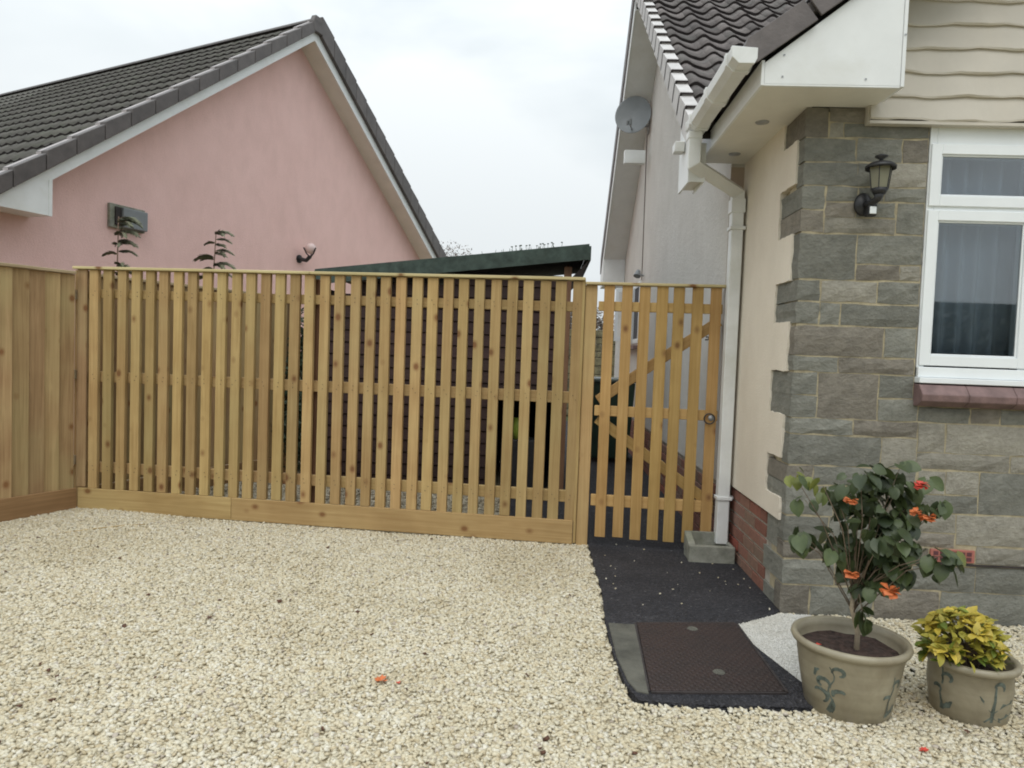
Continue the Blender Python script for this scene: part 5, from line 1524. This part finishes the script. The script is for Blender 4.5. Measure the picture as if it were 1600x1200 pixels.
mB = [[(0, 0, .007), (0.0, 0.02, .004), (-.004, .05, .003), (0.004, .09, .003), (0.0, .13, .002)], scroll(0.016, 0.10, 0.016, 3.2, -1.0, 0.003, grow=.4), scroll(-0.014, 0.06, 0.014, -.2, 3.0, 0.003, grow=.4), [(0.0, .01, .008), (0.02, .02, .009), (0.03, .035, .002)]]
fr_ = -PI / 2
pot((1.208, 2.75, 0.0), 0.214, 0.152, 0.280, 'large beige glazed pot with blue green scrolls, holding the orange flowered shrub', 1, [(fr_ - 0.72, 0.03, mA), (fr_ + 0.55, 0.03, mB)])
mC = [[(0, 0, .004), (0.0, .03, .006), (0.002, .07, .004), (0.004, .11, .003)], scroll(0.014, .105, .014, 3.0, -.6, .003), [(0.0, .03, .003), (-.03, .07, .003), (-.036, .08, .001)], [(0.0, .03, .003), (.03, .055, .005), (.06, .06, .006), (.085, .075, .002)], [(.02, .01, .005), (.05, .02, .007), (.08, .018, .003)], [(-.02, .0, .002), (0.0, .02, .005), (.03, .0, .002)]]
pot((1.672, 2.765, 0.0), 0.163, 0.130, 0.226, 'smaller beige pot with dark painted leaf, holding the yellow shrub at right', 2, [(fr_ + 0.05, 0.025, mC), (fr_ - 1.2, 0.03, mB)])

# leaves
def leaf_mesh(name, ln, wd, mat, cup=0.12, n=5, heart=0.0, curl=0.22):
    vs = []; fs = []
    for i in range(n + 1):
        t = i / n
        w = wd * 0.5 * math.sin(PI * min(1, (t * 0.94 + 0.06)) ** 0.85) ** 0.8 if i < n else 0.0
        z = -curl * ln * t * t
        y = ln * t
        vs += [(-w, y - heart * (1 - t) ** 2 * ln, z + cup * w), (0, y, z), (w, y - heart * (1 - t) ** 2 * ln, z + cup * w)]
    for i in range(n):
        a = i * 3
        fs += [(a, a + 1, a + 4, a + 3), (a + 1, a + 2, a + 5, a + 4)]
    return mesh_from(name, vs, fs, mat, smooth=True)
def place_leaf(me, parent, p, d, roll=0.0, s=1.0, name='leaf'):
    d = Vector(d).normalized()
    q = d.to_track_quat('Y', 'Z')
    o = bpy.data.objects.new(name, me); COL.objects.link(o); o.parent = parent
    o.matrix_local = Matrix.Translation(p) @ q.to_matrix().to_4x4() @ Matrix.Rotation(roll, 4, 'Y') @ Matrix.Scale(s, 4)
    return o

bush = empty('flowering_shrub', (1.208, 2.765, 0.207)); tag(bush, 'loose dark green shrub with orange flowers growing in the large pot', 'shrub')
BO = Vector((1.208, 2.765, 0.207))
def bxz(px, py): return ((px - 1215) / 280 * 0.669 + 0.915, (945 - py) / 225 * 0.555 + 0.40)
CL = [(1238, 764, 20, 4, 'y'), (1268, 768, 22, 5, 'y'), (1300, 778, 20, 4, 'g'), (1240, 852, 18, 4, 'g'), (1272, 862, 22, 5, 'g'), (1300, 868, 20, 5, 'g'), (1272, 806, 16, 3, 'g'),
      (1335, 752, 24, 7, 'g'), (1372, 758, 26, 8, 'g'), (1402, 738, 16, 3, 'g'), (1396, 770, 22, 7, 'g'), (1428, 792, 20, 6, 'g'), (1358, 795, 28, 10, 'g'), (1330, 815, 22, 7, 'g'),
      (1392, 818, 28, 9, 'g'), (1362, 840, 28, 10, 'g'), (1425, 838, 22, 6, 'g'), (1330, 862, 24, 7, 'g'), (1378, 868, 30, 11, 'g'), (1412, 872, 24, 8, 'g'), (1345, 895, 26, 8, 'g'),
      (1395, 905, 26, 8, 'g'), (1436, 862, 22, 6, 'g'), (1452, 876, 18, 5, 'g'), (1468, 862, 12, 3, 'y'), (1366, 882, 28, 8, 'g'), (1350, 862, 26, 7, 'g'), (1385, 890, 26, 7, 'g'), (1480, 800, 12, 3, 'g'), (1462, 764, 8, 2, 'y'), (1352, 925, 18, 5, 'g'),
      (1338, 955, 12, 4, 'g'), (1410, 900, 16, 4, 'g'), (1398, 920, 12, 3, 'g'), (1436, 905, 10, 3, 'g'), (1345, 975, 8, 2, 'g')]
root = Vector((1.232, 2.745, 0.20)); crown0 = Vector((1.212, 2.75, 0.47))
m = MB(); m.tube([root, root.lerp(crown0, .35) + Vector((.008, 0, 0)), root.lerp(crown0, .7) + Vector((-.012, 0, 0)), crown0], [0.012, 0.010, 0.009, 0.007], 8)
m.v = [tuple(Vector(v) - BO) for v in m.v]; m.build('trunk', M['bark_pale'], bush, smooth=True)
lms = [leaf_mesh('leaf', 0.062, 0.056, M['leaf'], c_, 5, 0.15, cu_) for c_, cu_ in ((0.35, 0.22), (0.1, 0.4), (0.5, 0.1), (-0.15, 0.3))]; lm = leaf_mesh('leaf', 0.066, 0.062, M['leaf'], 0.25, 5, 0.15); lmy = leaf_mesh('leaf', 0.048, 0.040, M['leaf_y'], 0.2, 4, 0.1)
bs = MB(); rr = random.Random(11)
for (px, py, rad, n, kind) in CL:
    x, z = bxz(px, py - 12); yy = 2.765 + rr.uniform(-0.13, 0.10)
    c = Vector((x, yy, z))
    mid = crown0.lerp(c, 0.55) + Vector((rr.uniform(-.02, .02), rr.uniform(-.02, .02), 0.02))
    bs.tube([crown0 - Vector((0, 0, rr.uniform(0, .12))), mid, c], [0.0026, 0.0019, 0.0012], 5)
    for i in range(int(n * 1.62)):
        rr_ = rad / 280 * 0.669
        o = Vector((rr.gauss(0, 1), rr.gauss(0, 1), rr.gauss(0, .8))); o = o.normalized() * rr_ * rr.uniform(.2, 1.0)
        p = c + o
        d = o.normalized() * 0.5 + Vector((rr.uniform(-.6, .6), rr.uniform(-.8, .1), rr.uniform(-1.3, -.1)))
        yel = (kind == 'y' and rr.random() < .6)
        place_leaf(lmy if yel else rr.choice(lms), bush, p - BO, d, rr.uniform(-1.0, 1.0), rr.uniform(.5, 1.18))
bs.v = [tuple(Vector(v) - BO) for v in bs.v]; bs.build('branches', M['bark'], bush, smooth=True)
jb = MB(); rr = random.Random(77); lv = [v.co.copy() for v in lms[0].vertices]; lf = [tuple(p.vertices) for p in lms[0].polygons]
for (px, py, rad, n) in ((1365, 800, 50, 38), (1370, 850, 48, 44), (1350, 895, 36, 26), (1400, 880, 36, 24), (1320, 790, 34, 14), (1395, 770, 30, 16), (1368, 915, 24, 14), (1440, 875, 30, 14), (1425, 810, 28, 12)):
    x, z = bxz(px, py - 8)
    for i in range(n):
        o = Vector((rr.gauss(0, .5), rr.gauss(0, .5), rr.gauss(0, .45))) * (rad / 280 * 0.669)
        p = Vector((x, 2.79, z)) + o - BO
        d = Vector((rr.uniform(-1, 1), rr.uniform(-1, .3), rr.uniform(-1.2, .1))).normalized()
        M4 = Matrix.Translation(p) @ d.to_track_quat('Y', 'Z').to_matrix().to_4x4() @ Matrix.Rotation(rr.uniform(-1, 1), 4, 'Y') @ Matrix.Scale(rr.uniform(.55, 1.0), 4)
        jb.add([M4 @ v for v in lv], lf)
o = jb.build('inner_foliage', M['leaf'], bush, smooth=True); o['kind'] = 'stuff'
def flower(px, py, size, mat, yy, seed):
    x, z = bxz(px, py); rr = random.Random(seed)
    m = MB()
    for k in range(16):
        a = 2 * PI * k / 8 + rr.uniform(-.3, .3); el = rr.uniform(-.5, 1.1) if k < 8 else rr.uniform(-1.0, .3)
        d = Vector((math.cos(a), math.sin(a) * .7 - .45, el * .6)).normalized()
        s = d.cross(Vector((0, 0, 1))).normalized(); n_ = s.cross(d)
        L1 = size * rr.uniform(.75, 1.1)
        m.add([Vector((0, 0, 0)), d * L1 * .5 + s * L1 * .42 + n_ * .004, d * L1 * .8 + s * L1 * .3 + n_ * rr.uniform(-.01, .01), d * L1 * .8 - s * L1 * .3 - n_ * .004, d * L1 * .5 - s * L1 * .42], [(0, 1, 2, 3, 4)])
    o = m.build('flower', mat, bush); o.location = Vector((x, yy, z)) - BO
flower(1303, 772, 0.030, M['petal'], 2.62, 1); flower(1415, 748, 0.032, M['petal_red'], 2.66, 2); flower(1413, 790, 0.036, M['petal'], 2.60, 3)
flower(1310, 880, 0.036, M['petal'], 2.62, 4); flower(1366, 902, 0.042, M['petal'], 2.61, 5); flower(1400, 785, 0.026, M['petal'], 2.62, 6)
m = MB(); lx, lz = bxz(1352, 990)
# fallen petals on the soil
for (dx, dy) in ((-.08, -.07), (.04, -.12), (-.12, .0)):
    flo = MB(); flo.add([(-.014, 0, 0), (0, -.01, .006), (.015, 0, .002), (0, .012, .005)], [(0, 1, 2, 3)])
    o = flo.build('fallen_petal', M['petal_red']); o.location = (1.208 + dx, 2.75 + dy, 0.234); tag(o, 'dull red petal on the soil of the large pot, ' + {(-.08): 'front left', .04: 'front right', (-.12): 'far left'}[dx], 'petal', 'petals on the pot soil')

gold = empty('golden_shrub', (1.672, 2.765, 0.15)); tag(gold, 'small bright yellow leaved shrub growing in the smaller pot', 'shrub')
g1 = leaf_mesh('leaf', 0.046, 0.025, M['gold'], 0.2, 4, 0.0); g2_ = leaf_mesh('leaf', 0.044, 0.024, M['gold_green'], 0.2, 4, 0.0)
rr = random.Random(21); gs = MB()
tips = []
for i in range(54):
    a = rr.uniform(0, 2 * PI); e_ = math.asin(rr.uniform(0.0, 1.0))
    R_ = rr.uniform(.75, 1.0)
    tip = Vector((-0.048 + 0.168 * math.cos(a) * math.cos(e_) * R_, -0.02 + 0.15 * math.sin(a) * math.cos(e_) * R_, 0.075 + 0.195 * math.sin(e_) * R_))
    gs.tube([(0, 0, 0), Vector((0, 0, .05)).lerp(tip, .5), tip], [.003, .002, .001], 4)
    low = tip.z < 0.115
    for k in range(6 if i % 3 else 5):
        t = 2 * PI * k / 5 + rr.uniform(-.4, .4); ax = (tip - Vector((0, 0, 0.03))).normalized(); sd2 = ax.orthogonal().normalized(); s2 = ax.cross(sd2)
        d = sd2 * math.cos(t) + s2 * math.sin(t) + ax * rr.uniform(.1, .8)
        place_leaf(g2_ if (rr.random() < (.7 if low else .12)) else g1, gold, tip - ax * rr.uniform(0, .02), d, rr.uniform(-.5, .5), rr.uniform(.75, 1.2))
gs.build('stems', M['bark'], gold)
def joined_leaves(n, mat, seed, zlo, zhi):
    rr = random.Random(seed); jb = MB(); lv = [v.co.copy() for v in g1.vertices]; lf = [tuple(p.vertices) for p in g1.polygons]
    for i in range(n):
        a = rr.uniform(0, 2 * PI); e_ = math.asin(rr.uniform(zlo, zhi)); R_ = rr.uniform(.45, .95)
        p = Vector((-0.048 + 0.160 * math.cos(a) * math.cos(e_) * R_, -0.02 + 0.14 * math.sin(a) * math.cos(e_) * R_, 0.07 + 0.185 * math.sin(e_) * R_))
        d = Vector((math.cos(a), math.sin(a), rr.uniform(-.3, 1.2))) + Vector((rr.uniform(-.6, .6), rr.uniform(-.6, .6), 0))
        M4 = Matrix.Translation(p) @ d.normalized().to_track_quat('Y', 'Z').to_matrix().to_4x4() @ Matrix.Rotation(rr.uniform(-.7, .7), 4, 'Y') @ Matrix.Scale(rr.uniform(.7, 1.1), 4)
        jb.add([M4 @ v for v in lv], lf)
    o = jb.build('inner_foliage', mat, gold, smooth=True); o['kind'] = 'stuff'
joined_leaves(230, M['gold'], 5, 0.15, 1.0)
joined_leaves(90, M['gold_green'], 6, 0.0, 0.4)

# ================================================================== LITTER ON THE GRAVEL
def fallen(loc, size, mat, label, cat, seed):
    rr = random.Random(seed); m = MB()
    for k in range(8):
        a = 2 * PI * k / 8; d = Vector((math.cos(a), math.sin(a), rr.uniform(.1, .7))).normalized(); s = Vector((-math.sin(a), math.cos(a), 0))
        m.add([Vector((0, 0, .002)), d * size * .6 + s * size * .3, d * size, d * size * .6 - s * size * .3], [(0, 1, 2, 3)])
    o = m.build(cat.replace(' ', '_'), mat); o.location = loc; tag(o, label, cat)
fallen((-0.60, 2.70, 0.016), 0.030, M['petal'], 'fallen orange flower lying alone on the gravel', 'fallen flower', 1)
fallen((-0.53, 2.695, 0.014), 0.012, M['petal_red'], 'small dark red flower scrap right of the fallen orange flower', 'flower scrap', 2)
fallen((-1.545, 3.233, 0.014), 0.016, M['dead_leaf'], 'small dark brown leaf on the gravel left of centre', 'dead leaf', 3)
fallen((-2.744, 4.82, 0.016), 0.022, M['dead_leaf'], 'curled dark leaf on gravel near the fence corner', 'dead leaf', 4)
fallen((1.56, 2.576, 0.014), 0.014, M['dead_leaf'], 'tiny brown leaf in front of the smaller pot', 'dead leaf', 5)
fallen((1.335, 2.43, 0.014), 0.018, M['petal_red'], 'pinkish red petal scrap on gravel in front of the pots', 'flower scrap', 6)
m = MB(); m.tube([(-3.17, 4.52, .016), (-3.02, 4.63, .022), (-2.88, 4.76, .022), (-2.70, 4.86, .016)], [.003, .004, .004, .002], 5)
tag(m.build('dry_stalk', M['straw'], smooth=True), 'long dry straw coloured stalk lying on gravel near the fence corner', 'stalk')

xs, ys = scatter(70, -3.6, 1.0, 2.0, 4.9)
keep = ~in_poly(xs, ys, path_poly) & (ys < fence_line_y(xs) - 0.05) & (ys < 5.187 + (xs + 3.5) * 2.25)
xs, ys = xs[keep], ys[keep]
chips('leaf_litter', M['dead_leaf'], xs, ys, 0.012 + rng.uniform(0.0, 0.004, len(xs)), 0.008, 0.020, 'scattered tiny brown leaf scraps lying over the gravel', 'leaf litter', flat=0.36)
xs, ys = scatter(34, 0.36, 1.25, 3.5, 4.9)
keep = in_poly(xs, ys, path_poly)
xs, ys = xs[keep], ys[keep]
chips('stray_chips', M['gravel'], xs, ys, 0.018 + rng.uniform(0.0, 0.001, len(xs)), 0.004, 0.011, 'stray pale gravel chips strewn on the black asphalt', 'stray gravel')
